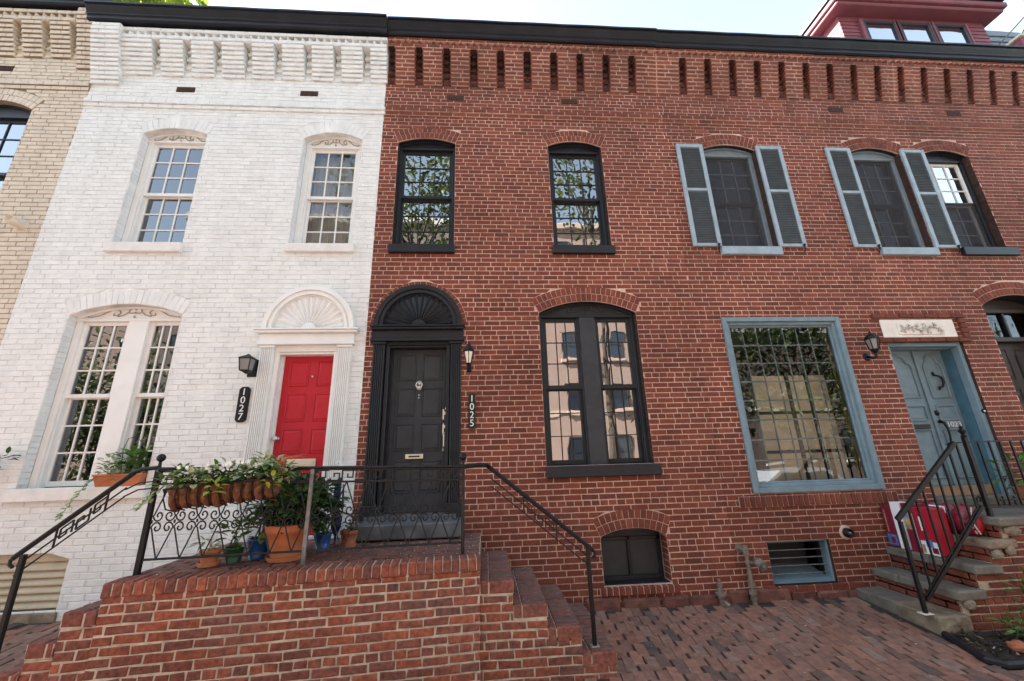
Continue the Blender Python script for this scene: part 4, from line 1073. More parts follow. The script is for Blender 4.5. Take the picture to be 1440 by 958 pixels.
def scroll_leg(sg, flip, za, zm):
    h = abs(za - zm); f = 1 if za > zm else -1
    P = [(.004, h), (.03, h * .74), (.06, h * .45), (.082, h * .21)]
    cx, cz, r0 = .046, .043, .045
    for i in range(15):
        t = -.05 - i * .52; rr = r0 * (1 - i / 17)
        P.append((cx + rr * math.cos(t), cz + rr * math.sin(t)))
    return [(sg * x, 0, zm + f * z) for x, z in P]
for a, b, n in ((.03, SM - .02, 7), (SM + .02, LR - .02, 7)):
    mb = MB(); w = (b - a) / n; k = w / .19
    for i in range(n):
        c = a + w * (i + .5)
        for za, zm in ((1.428, 1.163), (.911, 1.163)):
            for sg in (-1, 1):
                mb.T = lambda s, q, z: rail_T(c + s * k, q, z)
                mb.tube(scroll_leg(sg, 0, za, zm), .0062, M_IRONW, 5)
    mb.T = rail_T
    for i in range(n + 1):
        c = a + w * i; mb.cbox(c - .006, c + .006, -.006, .006, 1.150, 1.176, M_IRONW, .002)
    mb.build('scroll_panel', RL)
    mb = MB(); mb.T = rail_T; m_ = int((b - a) / .115); u = (b - a) / m_
    for i in range(m_):
        x = a + u * i; z0, h = 1.447, .082
        path = [(0, 0), (0, 1), (.78, 1), (.78, .3), (.4, .3), (.4, .62)] if i % 2 == 0 else [(0, 0), (.0, 0), (.78, 0), (.78, .7), (.4, .7), (.4, .38)]
        for (p, q), (r_, t) in zip(path, path[1:]):
            x0, x1 = sorted((x + p * u, x + r_ * u)); c, d = sorted((z0 + q * h, z0 + t * h))
            mb.box(x0 - .005, x1 + .005, -.006, .006, c - .005, d + .005, M_IRONW)
        mb.box(x + .78 * u, x + u, -.0045, .0045, z0 + (h if i % 2 == 0 else 0) - .004, z0 + (h if i % 2 == 0 else 0) + .004, M_IRONW)
    mb.build('greek_key_band', RL)
def sloped(p0, p1, y, key, dirn, mt=M_IRON):
    "handrail going down a flight: rail, two thin bars, a bit of greek key"
    (xa, za), (xb, zb) = p0, p1; L = math.hypot(xb - xa, zb - za); ux, uz = (xb - xa) / L, (zb - za) / L
    pt = lambda t, o: (xa + ux * t, y, za + uz * t - o)
    mb = MB()
    for o, r in ((0, .017), (.016, .012)): mb.tube([pt(-.02, o), pt(L + .02, o)], r, mt, 8)
    e = pt(L, 0)
    mb.tube([pt(L, 0), (e[0] + dirn * .03, y, e[2] - .03), (e[0] + dirn * .03, y, e[2] - .065), (e[0], y, e[2] - .085)], .013, mt, 7)
    h = mb.build('handrail', RL)
    mb = MB()
    for o in (.095, .165): mb.tube([pt(.03, o), pt(L - .03, o)], .0065, mt, 6)
    mb.tube([pt(key[0], .01), pt(key[0], .165)], .008, mt, 6); mb.tube([pt(key[1], .01), pt(key[1], .165)], .008, mt, 6)
    n = 3; w = (key[1] - key[0]) / n
    for i in range(n):
        t0 = key[0] + w * i
        P = [(0, .14), (0, .05), (.75, .05), (.75, .12), (.35, .12), (.35, .085)] if i % 2 == 0 else [(0, .05), (0, .145), (.75, .145), (.75, .075), (.35, .075), (.35, .11)]
        for (p, q), (r_, s) in zip(P, P[1:]): mb.tube([pt(t0 + p * w, q), pt(t0 + r_ * w, s)], .007, mt, 4)
    mb.build('handrail_tracery', h)
yR = -1.105
mb = MB(); mb.tube([(-.215, yR, 1.558), (-.06, yR, 1.572), (.0, yR, 1.565), (.04, yR, 1.545)], .017, M_IRON, 8); mb.tube([(-.215, yR, 1.543), (-.06, yR, 1.556), (.0, yR, 1.55), (.04, yR, 1.53)], .012, M_IRON, 8); mb.build('handrail', RL)
sloped((.02, 1.558), (.955, .81), yR, (.42, .80), 1)
mb = MB(); mb.cbox(.905, .94, yR - .017, yR + .017, .03, .82, M_IRON, .004); mb.cbox(.885, .96, yR - .03, yR + .03, .045, .055, M_CONC, .003); mb.build('post', RL)
yL = -1.32
mb = MB(); mb.tube([(-2.80, yL, 1.625), (-2.93, yL, 1.615), (-3.02, yL, 1.58)], .018, M_IRON, 8)
for o in (.085, .14): mb.tube([(-2.80, yL, 1.60 - o), (-2.93, yL, 1.59 - o), (-3.03, yL, 1.54 - o)], .0065, M_IRON, 6)
mb.build('handrail', RL)
sloped((-3.0, 1.585), (-3.74, .985), yL, (.20, .62), -1)
mb = MB(); mb.cbox(-3.70, -3.665, yL - .018, yL + .018, .06, .99, M_IRON, .004); mb.build('post', RL)

# ------------------------------------------------------------------ plants and pots
def foliage(mb, c, r, n, L, W, m, shape='up', jz=.5):
    for i in range(n):
        while True:
            q = Vector((U(-1, 1), U(-1, 1), U(-1, 1)))
            if .15 < q.length < 1: break
        p = Vector(c) + Vector((q.x * r[0], q.y * r[1], q.z * r[2]))
        d = Vector((q.x + U(-.6, .6), q.y + U(-.6, .6), q.z * jz + U(-.3, .5)))
        mb.leaf(p, d, Vector((U(-.3, .3), U(-.3, .3), 1)), L * U(.6, 1.25), W * U(.7, 1.2), m, U(.05, .35))
def stems(mb, base, c, r, n, m, th=.004):
    for i in range(n):
        e = Vector(c) + Vector((U(-1, 1) * r[0], U(-1, 1) * r[1], U(-.6, .8) * r[2]))
        b = Vector(base) + Vector((U(-.02, .02), U(-.02, .02), 0)); mid = (b + e) / 2 + Vector((0, 0, r[2] * .35))
        mb.tube([b, mid, e], [th, th * .8, th * .4], m, 4)
def pot(name, c, rb, rt, h, m, label, cat='flower pot', saucer=None, rim=.12):
    t = thing(name, c, label, cat)
    mb = MB(); rh = h * (1 - rim)
    mb.lathe([(rb, 0), (rb + (rt - rb) * .45, h * .45), (rb + (rt - rb) * .9, rh), (rt * 1.06, rh + .003), (rt * 1.08, h - .004), (rt * 1.03, h), (rt * .93, h - .005), (rt * .9, h - .03)], c, m, 28)
    mb.build('pot', t, True)
    mb = MB(); mb.lathe([(rt * .905, 0), (rt * .5, .006), (.001, .008)], (c[0], c[1], c[2] + h - .032), M_SOIL, 20); mb.build('soil', t)
    if saucer:
        mb = MB(); mb.lathe([(saucer * .9, -.012), (saucer, .02), (saucer * .97, .024), (saucer * .9, .006), (.001, .004)], c, m, 28); mb.build('saucer', t, True)
    return t
zD = .812
t = pot('flower_pot', (-1.79, -1.0, zD + .012), .125, .188, .285, M_TERRA, 'large orange terracotta pot with a bushy dark plant behind the stoop railing', saucer=.165, rim=.24)
mb = MB(); foliage(mb, (-1.77, -.98, 1.28), (.34, .24, .24), 430, .11, .065, M_LEAFD); foliage(mb, (-1.82, -.72, 1.25), (.36, .16, .26), 320, .13, .08, M_LEAFD); foliage(mb, (-1.70, -1.06, 1.27), (.22, .14, .13), 70, .10, .06, M_LEAF); stems(mb, (-1.79, -1.0, 1.07), (-1.77, -.98, 1.25), (.26, .2, .2), 16, M_LEAFD); mb.build('foliage', t)
t = pot('flower_pot', (-2.075, -.93, zD), .068, .09, .175, M_BPOT, 'blue glazed pot with broad green leaves beside the big terracotta pot')
mb = MB(); foliage(mb, (-2.08, -.95, 1.09), (.12, .1, .09), 20, .14, .085, M_LEAF); foliage(mb, (-2.02, -1.0, 1.05), (.06, .05, .05), 5, .13, .08, M_LIME); foliage(mb, (-2.1, -.9, 1.25), (.14, .1, .12), 26, .10, .055, M_LEAFD); stems(mb, (-2.075, -.93, .96), (-2.08, -.93, 1.15), (.12, .1, .15), 12, M_LEAFD); mb.build('foliage', t)
t = pot('flower_pot', (-2.215, -1.05, zD), .055, .075, .125, M_GPOT, 'small dark green pot between the blue pot and the little terracotta pot')
mb = MB(); foliage(mb, (-2.21, -1.05, 1.04), (.10, .08, .10), 22, .12, .065, M_LEAF); stems(mb, (-2.215, -1.05, .92), (-2.21, -1.05, 1.03), (.08, .06, .1), 9, M_LEAF); mb.build('foliage', t)
t = pot('flower_pot', (-2.37, -1.13, zD + .012), .055, .078, .115, M_TERRA, 'small terracotta pot on a saucer, leftmost pot on the stoop', saucer=.085, rim=.25)
mb = MB(); foliage(mb, (-2.40, -1.12, 1.0), (.07, .06, .07), 16, .11, .03, M_VARI); stems(mb, (-2.37, -1.13, .92), (-2.39, -1.12, 1.0), (.1, .07, .07), 14, M_LIT, .003); mb.build('foliage', t)
t = pot('flower_pot', (-1.40, -.52, zD), .06, .085, .15, M_TERR2, 'weathered brown terracotta pot standing left of the black door step', saucer=.08, rim=.25)
mb = MB(); foliage(mb, (-1.40, -.52, 1.02), (.07, .06, .07), 26, .07, .035, M_LEAFD); mb.build('foliage', t)
t = pot('flower_pot', (-1.63, -.60, zD), .06, .08, .14, M_BPOT, 'small blue pot in the shade between the two front doors')
mb = MB(); foliage(mb, (-1.63, -.6, 1.06), (.12, .1, .13), 46, .09, .04, M_LEAFD); stems(mb, (-1.63, -.6, .93), (-1.63, -.6, 1.05), (.1, .08, .12), 10, M_LEAFD); mb.build('foliage', t)
# folded umbrella between the doors
t = thing('folded_umbrella', (-1.575, -.42, zD), 'dark navy folded umbrella with a white strap and tag standing between the two doors', 'umbrella')
mb = MB(); mb.lathe([(.008, 0), (.012, .08), (.05, .16), (.062, .35), (.05, .55), (.028, .64), (.012, .66)], (-1.575, -.42, zD), M_NAVY, 12)
mb.build('canopy', t, True)
mb = MB(); mb.tube([(-1.575, -.42, 1.45), (-1.575, -.42, 1.60), (-1.60, -.42, 1.64), (-1.635, -.42, 1.62), (-1.64, -.42, 1.58)], .010, M_WOODW, 7); mb.build('handle', t, True)
mb = MB(); mb.cbox(-1.53, -1.515, -.50, -.492, 1.14, 1.42, M_WOODW, .002); mb.add([(-1.53, -.50, 1.14), (-1.49, -.505, 1.17), (-1.46, -.505, 1.12), (-1.50, -.50, 1.09)], [(0, 1, 2, 3)], M_WOODW); mb.build('strap', t)
# hanging trough on the railing
HP = thing('hanging_planter', (-2.25, -1.40, 1.40), 'long coco-lined iron trough of pale flowers hung on the stoop railing', 'planter')
def trough_T(s, n, z): return (-2.575 + s * .90, -1.365 + s * .075 - n, z + .03 + .05 * (s / .9 - .5) * 1.2)
mb = MB(); mb.T = trough_T
for i in range(10):
    s = .06 + i * .087; mb.blob((s, .055, 1.385), .058, .10, .105 + U(-.012, .012), M_COCO, .06, 14)
for i in range(10): s = .06 + i * .087; mb.blob((s + U(-.01, .01), .09, 1.435), .05, .07, .055, M_COCO, .08, 12)
mb.build('coco_liner', HP, True)
mb = MB(); mb.T = trough_T
mb.tube([(-.02, -.04, 1.455), (-.02, .12, 1.455), (.02, .165, 1.455), (.86, .165, 1.455), (.93, .12, 1.455), (.93, -.04, 1.455)], .0085, M_IRON, 7)
for i in range(11):
    s = .015 + i * .088; mb.tube([(s, .165, 1.455), (s, .165, 1.38), (s, .12, 1.30), (s, .02, 1.275)], .0055, M_IRON, 5)
mb.build('iron_basket', HP)
mb = MB(); mb.T = None
def tp(s, n, z): return trough_T(s, n, z)
for i in range(11):
    s = -.04 + i * .095; m = [M_VARI, M_LEAF, M_VARI, M_VARI, M_LEAF][i % 5]
    foliage(mb, tp(s, .06, 1.53 + .03 * math.sin(i * 1.7)), (.085, .12, .075), 34, .075, .05, m)
    foliage(mb, tp(s, .08, 1.50), (.07, .10, .05), 16, .07, .05, M_LEAFD if i % 2 else M_LEAF)
for s in (.42, .87): foliage(mb, tp(s, .18, 1.43), (.06, .03, .055), 22, .075, .04, M_LIME)
foliage(mb, tp(.8, .08, 1.60), (.12, .08, .06), 34, .08, .045, M_VARI)
for i in range(7): s = .9 + U(-.05, .12); mb.tube([tp(.85, .08, 1.55), tp(s, .1, 1.62), tp(s + .12, .11, 1.63 - U(0, .05))], [.003, .003, .0015], M_TERRA, 4)
for k in range(5):
    p = Vector(tp(-.05 + U(-.04, .02), .12, 1.48)); 
    for j in range(5): q = p + Vector((-.02 + U(-.02, .01), U(-.02, .02), -.03)); mb.leaf(q, Vector((U(-1, .3), -.4, -.3)), Vector((0, 0, 1)), .05, .03, M_VARI); p = q
mb.build('foliage', HP)
for s0, n in ((.40, 24), (.15, 10), (.72, 16), (.55, 10)):
    for i in range(n):
        mb = MB(); c = Vector(tp(s0 + U(-.1, .1), U(.02, .17), 1.585 + U(-.035, .035)))
        for k in range(5):
            a = k * 1.257 + U(-.2, .2); d = Vector((math.cos(a), -.4, math.sin(a))); mb.leaf(c, d, Vector((0, -1, .2)), .017, .016, M_PETAL, .1)
        mb.build('flower', HP)
# window box on the white sill
WB = thing('window_box', (-4.15, .0, 1.44), 'small terracotta window box with leafy plants on the white window sill', 'window box')
mb = MB(); x0, x1 = -4.42, -3.89; zb, zt = 1.442, 1.575
vs = [(x0 + .035, -.045, zb), (x1 - .035, -.045, zb), (x1 - .035, .085, zb), (x0 + .035, .085, zb), (x0, -.075, zt), (x1, -.075, zt), (x1, .10, zt), (x0, .10, zt), (x0 + .02, -.058, zt), (x1 - .02, -.058, zt), (x1 - .02, .085, zt), (x0 + .02, .085, zt)]
mb.add(vs, [(0, 3, 2, 1), (0, 1, 5, 4), (1, 2, 6, 5), (2, 3, 7, 6), (3, 0, 4, 7), (4, 5, 9, 8), (5, 6, 10, 9), (6, 7, 11, 10), (7, 4, 8, 11)], M_TERRA)
mb.cbox(x0 + .0, x1 - .0, -.082, -.070, zt - .022, zt, M_TERRA, .004); mb.tube([(x0 + .12, -.068, 1.50), (x0 + .2, -.072, 1.525), (x0 + .3, -.072, 1.525), (x0 + .36, -.068, 1.50)], .004, M_TERRA, 5)
mb.build('box', WB); mb = MB(); mb.box(x0 + .02, x1 - .02, -.057, .085, zt - .03, zt - .02, M_SOIL); mb.build('soil', WB)
mb = MB(); foliage(mb, (-4.08, 0, 1.72), (.17, .08, .11), 60, .11, .075, M_LEAF); foliage(mb, (-4.33, -.02, 1.68), (.08, .06, .14), 60, .055, .035, M_VARI); foliage(mb, (-4.15, -.03, 1.61), (.24, .07, .05), 60, .06, .04, M_VARI)
stems(mb, (-4.1, 0, 1.56), (-4.1, 0, 1.7), (.18, .06, .1), 14, M_LEAF)
p = Vector((-4.36, -.08, 1.56))
for i in range(14):
    q = p + Vector((-.012 + U(-.018, .008), -.01 * (i < 3), -.03)); mb.tube([p, q], .003, M_LEAF, 4)
    for k in range(3): mb.leaf(q, Vector((U(-1, 1), -.5, U(-.6, .3))), Vector((0, -.4, 1)), .05, .032, M_VARI)
    p = q
mb.tube([(-4.20, .03, 1.56), (-4.24, .03, 1.85), (-4.2, .02, 1.97), (-4.12, .02, 1.99), (-4.05, .02, 1.93)], .004, M_IRON, 5)
mb.build('foliage', WB)
# climbing sprigs at the left edge
VN = thing('climbing_vine', (-5.9, -.1, gz(-5.9, -.1)), 'dark leafy vine sprigs against the white wall at the left edge', 'plant')
mb = MB(); mb.tube([(-6.0, -.06, .1), (-5.95, -.05, .8), (-5.85, -.06, 1.3), (-5.6, -.10, 1.62), (-5.42, -.12, 1.76), (-5.28, -.13, 1.80)], [.012, .01, .008, .006, .004, .002], M_BARK, 5); mb.tube([(-5.85, -.06, 1.3), (-5.75, -.1, 1.55), (-5.7, -.13, 1.66)], .005, M_BARK, 5); mb.build('stem', VN)
mb = MB()
for c, r, n in (((-5.52, -.11, 1.66), (.13, .05, .05), 24), ((-5.36, -.12, 1.79), (.10, .04, .04), 16), ((-5.78, -.1, 1.62), (.12, .05, .12), 34), ((-5.9, -.08, 1.2), (.12, .05, .3), 50), ((-5.95, -.08, .7), (.1, .05, .3), 40)): foliage(mb, c, r, n, .085, .05, M_LEAFD)
mb.build('foliage', VN)

# ------------------------------------------------------------------ lanterns, numbers, plaque
def ngon_lathe(mb, prof, c, m, n, rot=0):
    vs = []; fs = []; N = len(prof)
    for r, h in prof:
        for k in range(n): t = 2 * math.pi * (k + .5) / n + rot; vs.append((c[0] + r * math.cos(t), c[1] + r * math.sin(t), c[2] + h))
    for i in range(N - 1):
        for k in range(n): fs.append([i * n + k, i * n + (k + 1) % n, (i + 1) * n + (k + 1) % n, (i + 1) * n + k])
    fs += [list(range(n - 1, -1, -1)), list(range((N - 1) * n, N * n))]; mb.add(vs, fs, m)
def cage(mb, c, r0, z0, r1, z1, n, m, th=.007):
    for k in range(n):
        t = 2 * math.pi * (k + .5) / n; a, b = math.cos(t), math.sin(t)
        mb.tube([(c[0] + r0 * a, c[1] + r0 * b, c[2] + z0), (c[0] + r1 * a, c[1] + r1 * b, c[2] + z1)], th, m, 5)
# square lantern left of the red door
c = (-2.89, -.16, 2.72)
t = thing('wall_lantern', (c[0], 0, c[2]), 'square black wall lantern with flat roof beside the red door', 'wall lamp', 'front door lanterns')
mb = MB(); mb.cbox(-2.96, -2.84, -.02, 0, 2.68, 2.90, M_IRON, .01); mb.cbox(-2.92, -2.86, -.16, -.02, 2.855, 2.885, M_IRON, .01); mb.build('wall_bracket', t)
mb = MB(); ngon_lathe(mb, [(.102, .15), (.106, .163), (.03, .20), (.012, .215)], c, M_IRON, 4); ngon_lathe(mb, [(.01, -.03), (.03, -.015), (.072, 0), (.074, .012)], c, M_IRON, 4); cage(mb, c, .07, .005, .092, .152, 4, M_IRON, .008); cage(mb, c, .052, .005, .066, .152, 4, M_IRON, .004); mb.build('lamp_frame', t)
mb = MB(); ngon_lathe(mb, [(.062, .012), (.083, .15)], c, M_SMOKE, 4); mb.build('lamp_glass', t)
# hexagonal lantern right of the black door
c = (-.205, -.14, 2.79); k = .80
t = thing('wall_lantern', (c[0], 0, c[2]), 'black peaked lantern with cream glass beside the black door', 'wall lamp', 'front door lanterns')
sc_ = lambda P: [(r * k, h * k) for r, h in P]
mb = MB(); mb.cbox(-.235, -.175, -.015, 0, 2.70, 2.86, M_IRON, .01); mb.tube([(-.205, -.01, 2.74), (-.205, -.09, 2.71), (-.205, -.14, 2.735), (-.205, -.14, 2.755)], .008, M_IRON, 7); mb.build('wall_bracket', t)
mb = MB(); ngon_lathe(mb, sc_([(.085, .185), (.10, .20), (.085, .222), (.055, .275), (.02, .315), (.012, .33), (.02, .345), (.008, .37)]), c, M_IRON, 6); ngon_lathe(mb, sc_([(.006, -.07), (.018, -.055), (.01, -.04), (.03, -.02), (.045, .0)]), c, M_IRON, 6); cage(mb, c, .044 * k, 0, .083 * k, .19 * k, 6, M_IRON, .005); mb.build('lamp_frame', t)
mb = MB(); ngon_lathe(mb, sc_([(.038, .004), (.074, .186)]), c, M_FROST, 6); mb.build('lamp_glass', t)
# round lantern left of the blue door
c = (5.30, -.17, 2.90)
t = thing('wall_lantern', (c[0], 0, c[2]), 'round-topped black lantern on a curved arm beside the blue door', 'wall lamp', 'front door lanterns')
mb = MB(); mb.lathe([(.06, 0), (.055, .015), (.03, .022)], (5.33, 0, 2.84), M_IRON, 16, 'y'); mb.tube([(5.33, -.02, 2.84), (5.32, -.09, 2.80), (5.31, -.15, 2.80), (5.30, -.17, 2.85)], .016, M_IRON, 8); mb.build('wall_bracket', t, True)
mb = MB(); ngon_lathe(mb, [(.085, .145), (.088, .156), (.074, .182), (.045, .208), (.02, .222), (.012, .235), (.016, .247), (.004, .265)], c, M_IRON, 8); ngon_lathe(mb, [(.008, -.065), (.02, -.045), (.035, -.025), (.052, -.008), (.052, .01)], c, M_IRON, 8); cage(mb, c, .052, .0, .08, .147, 6, M_IRON, .006); mb.build('lamp_frame', t)
mb = MB(); ngon_lathe(mb, [(.046, .01), (.073, .145)], c, M_SMOKE, 6); mb.build('lamp_glass', t)
M_SIGNG = mat('greenish_black_plate', (.010, .016, .012), .45, (20, .2))
def number_sign(cx, z0, z1, w, s, label, size, cham, pm=None):
    t = thing('house_number_sign', (cx, 0, z0), label, 'house number', 'upright house number plates')
    mb = MB(); a, b = cx - w / 2, cx + w / 2; c = cham
    P = [(a + c, z0), (b - c, z0), (b, z0 + c), (b, z1 - c), (b - c, z1), (a + c, z1), (a, z1 - c), (a, z0 + c)]
    pm = pm or M_IRON; mb.prism(P, -.03, -.008, pm); Q = [(cx + (x - cx) * .8, (z0 + z1) / 2 + (z - (z0 + z1) / 2) * .94) for x, z in P]; mb.prism(Q, -.034, -.03, pm); mb.build('plate', t)
    for i, ch in enumerate(s):
        mb = MB(); z = z1 - (z1 - z0) * (.155 + .232 * i)
        text_mesh(mb, ch, size, M_WOODW, lambda x, y, q: (cx + x, -.0345 - q, z + y)); mb.build('digit', t)
number_sign(-2.945, 2.125, 2.555, .125, '1027', 'black upright plate reading 1027 on the white wall', .118, .03)
number_sign(-.168, 1.985, 2.42, .088, '1025', 'black upright plate reading 1025 on the red wall', .118, .006, M_SIGNG)
M_RELF = mat('mottled_relief', (.5, .47, .41), .8, (30, .3), dirt=(25, .8, (.12, .11, .10)))  # relief stone with dark noise mottling
# carved plaque
t = thing('wall_plaque', (6.24, 0, 3.11), 'white stone plaque with carved leaves set over the blue door', 'plaque')
mb = MB(); mb.cbox(5.67, 6.80, -.022, .0, 3.115, 3.385, M_CLOTH, .006); mb.cbox(5.90, 6.60, -.034, -.0225, 3.155, 3.335, M_CLOTH, .006); mb.build('slab', t)
mb = MB(); random.seed(11)
for i in range(11):
    x = 5.96 + .057 * i; z = 3.245 + U(-.04, .04)
    mb.tube([(x - .03, -.036, z - .03), (x, -.045, z + .02), (x + .03, -.036, z + .045)], [.008, .014, .005], M_RELF, 6)
    for k in range(3): mb.blob((x + U(-.03, .03), -.034, z + U(-.05, .05)), U(.012, .022), .014, U(.01, .02), M_RELF, .15, 8)
mb.tube([(5.92, -.04, 3.2), (6.1, -.045, 3.27), (6.25, -.045, 3.20), (6.4, -.045, 3.28), (6.58, -.04, 3.2)], .010, M_RELF, 6)
mb.build('carved_relief', t, True)
t = thing('wall_spigot', (4.39, 0, .63), 'small dark round pipe stub on the brick wall above the barred cellar opening', 'pipe stub')
mb = MB(); mb.lathe([(.085, 0), (.08, .012), (.06, .016)], (4.39, .0, .635), M_RMOR, 18, 'y'); mb.build('mortar_collar', t, True)
mb = MB(); mb.lathe([(.052, 0), (.055, .05), (.05, .065), (.035, .06), (.03, .03), (.001, .03)], (4.39, -.01, .635), M_IRON, 18, 'y'); mb.lathe([(.02, 0), (.018, .055), (.008, .062)], (4.39, -.02, .635), M_IRONG, 12, 'y'); mb.build('cap', t, True)
# corroded pipes
def fitting(mb, c, segs, m, n=12):
    "stack of straight collars (radius, height) with crisp shoulders"
    z = 0; prof = []
    for r, h in segs: prof += [(r, z + .0015), (r, z + h - .0015)]; z += h
    ngon_lathe(mb, prof, c, m, n)
t = thing('standpipe', (3.03, -.09, gz(3.0, -.1)), 'tall corroded pipe with valve and side cap rising along the brick wall', 'pipe', 'corroded pipes at the wall foot')
X, Y = 3.03, -.09
mb = MB(); fitting(mb, (X, Y, -.14), [(.024, .14), (.036, .03), (.024, .025), (.044, .045), (.026, .03), (.04, .02), (.04, .05), (.024, .05), (.034, .02), (.021, .10), (.032, .025), (.021, .06), (.036, .035), (.036, .04), (.03, .03)], M_PIPE, 10)
mb.tube([(X, Y, .50), (X - .02, -.05, .515), (X - .03, .01, .515)], .027, M_PIPE, 10); mb.tube([(X - .028, -.012, .515), (X - .03, .004, .515)], .05, M_PIPE, 12); mb.build('riser', t)
mb = MB(); mb.tube([(X, Y, .37), (X + .11, Y, .37)], .018, M_PIPE, 8); mb.tube([(X + .02, Y, .37), (X + .04, Y, .37)], .027, M_PIPE, 6)
mb.tube([(X + .11, Y + .03, .39), (X + .115, Y - .03, .38), (X + .12, Y - .075, .36)], [.034, .052, .046], M_PIPE, 14); mb.tube([(X + .12, Y - .072, .361), (X + .122, Y - .095, .352)], .056, M_IRONG, 14); mb.tube([(X + .122, Y - .095, .352), (X + .124, Y - .115, .345)], .018, M_PIPE, 6); mb.build('side_cap', t)
t = thing('standpipe', (2.66, -.09, gz(2.66, -.1)), 'short corroded pipe with a flanged valve at the foot of the brick wall', 'pipe', 'corroded pipes at the wall foot')
X = 2.65
mb = MB(); fitting(mb, (X, Y, -.14), [(.028, .11), (.036, .03), (.026, .03), (.036, .03), (.058, .018), (.058, .014), (.034, .04), (.024, .025), (.03, .03), (.016, .04)], M_PIPE, 8)
mb.tube([(X - .065, Y, .085), (X + .065, Y, .085)], .014, M_PIPE, 6); mb.tube([(X, Y, .02), (X + .05, Y - .05, -.03)], .022, M_PIPE, 8); mb.build('riser', t)
# rough foundation stones
t = thing('foundation_course', (2.4, 0, -.05), 'rough reddish foundation stones along the foot of the brick wall', 'stones')
mb = MB(); x = 1.10; random.seed(5)
while x < 4.3:
    w = U(.22, .5)
    h = U(.05, .10); b = .02 if x < 3.3 else -.01
    mb.cbox(x + .006, x + w, -U(.035, .06), .01, -.16, b + h * .62, M_FOUND, .022, .012); x += w + .012
mb.build('stones', t)

# ------------------------------------------------------------------ steps, railing and cartons at the blue door
SS = thing('stone_steps', (5.4, -.45, -.05), 'brick and bluestone steps climbing to the blue door', 'steps')
YS = -.93
TR = [(4.315, 4.62, .05), (4.585, 4.87, .245), (4.84, 5.12, .465), (5.08, 5.38, .68), (5.27, 7.9, .885)]
mb = MB(); mb.T = lambda s, n, z: (s, YS + .03 - n, z)
starts = [a for a, b, t in TR]
brick_face(mb, 4.33, 7.9, -.24, .80, [], M_RED, M_OMOR, ch=.0680, bl=.205, jt=.014, proud=.007, cham=.006, jit=.004, hdr=5)
mb.T = None
# bricks cut back to the stepped outline
keep = []
V = mb.v
for f, m in zip(mb.f, mb.m):
    x = min(V[i][0] for i in f); z = max(V[i][2] for i in f)
    top = max([-9] + [t - .09 for a, b, t in TR if a + .02 <= x])
    if z <= top + .07: keep.append((f, m))
mb.f = [k[0] for k in keep]; mb.m = [k[1] for k in keep]
for i, (a, b, t) in enumerate(TR):
    mb.box(a + .03, 7.9, YS + .036, -.004, -.3 if i == 0 else TR[i - 1][2] - .08, t - .088, M_OMOR)
for i, (a, b, t) in enumerate(TR[1:], 1):
    zb = TR[i - 1][2]
    mb.T = lambda s, n, z, a=a: (a + .03 - n, -s, z)
    brick_face(mb, .01, -YS - .035, zb - .0, zb + .135, [], M_RED, M_OMOR, ch=.066, bl=.2, jt=.012, proud=.006, cham=.006, jit=.003, hdr=0)
mb.T = None
mb.build('brick_body', SS)
for i, (a, b, t) in enumerate(TR):
    mb = MB(); ys = [YS - .02, -.66, -.33, -.004]
    if i in (0, 2): ys = [YS - .025, -.5, -.004]
    for c, d in zip(ys, ys[1:]):
        mb.cbox(a + U(-.006, .006), b + .02, c + .003, d - .003, t - .085 if i else -.22, t + U(-.003, .003), M_STONE2 if (c < -.9 and i in (0, 3)) else M_STONE, .014, .004)
    if i == 4: mb.cbox(a - .01, 7.9, YS - .03, -.6, t - .08, t + .006, M_STONE, .014, .003)
    mb.build('tread', SS)
mb = MB(); random.seed(3)
for (x, z, w, h) in ((4.42, -.05, .16, .07), (4.50, .0, .08, .06), (4.68, .13, .12, .05), (5.40, .76, .18, .05), (5.75, .77, .16, .05), (6.1, .76, .2, .05), (5.3, .58, .1, .05), (5.15, .55, .1, .05)):
    mb = MB(); mb.blob((x, YS, z), w / 2, .04, h, M_STONE2, .1, 10); mb.build('rubble_stone', SS)
SRL = thing('iron_railing', (5.3, -.85, .1), 'plain black iron railing with straight balusters on the stone steps', 'railing')
y = -.86
mb = MB(); a, b = (4.245, .90), (5.165, 1.65); u = Vector((b[0] - a[0], b[1] - a[1])); u.normalize()
def bar(mb, p, q, w, m=M_IRON, dy=0): mb.tube([(p[0], y + dy, p[1]), (q[0], y + dy, q[1])], w, m, 4, flat=1.0)
bar(mb, a, b, .022); bar(mb, (a[0] + .012, a[1] - .018), (b[0] + .008, b[1] - .02), .014)
mb.tube([(5.16, y, 1.645), (7.0, y, 1.665)], .010, M_IRON, 4); mb.build('top_rail', SRL)
mb = MB(); c, d = (4.335, .175), (5.235, .985); bar(mb, c, d, .020); bar(mb, (c[0] - .02, c[1] + .02), (d[0] - .02, d[1] + .02), .008)
mb.tube([(5.235, y, .975), (7.0, y, .985)], .011, M_IRON, 4); mb.build('lower_rail', SRL)
for x, z0, z1, w in ((4.275, .05, .88, .017), ):
    mb = MB(); mb.cbox(x - w, x + w, y - w, y + w, z0, z1, M_IRON, .003); mb.cbox(x - .05, x + .05, y - .04, y + .04, .048, .056, M_PALE, .002); mb.build('post', SRL)
mb = MB(); mb.cbox(5.287, 5.327, y - .02, y + .02, .885, 1.70, M_IRON, .003); mb.lathe([(.02, 0), (.03, .015), (.012, .03), (.03, .06), (.036, .075), (.012, .095), (.02, .115), (.004, .13)], (5.307, y, 1.70), M_IRON, 10); mb.build('newel_post', SRL)
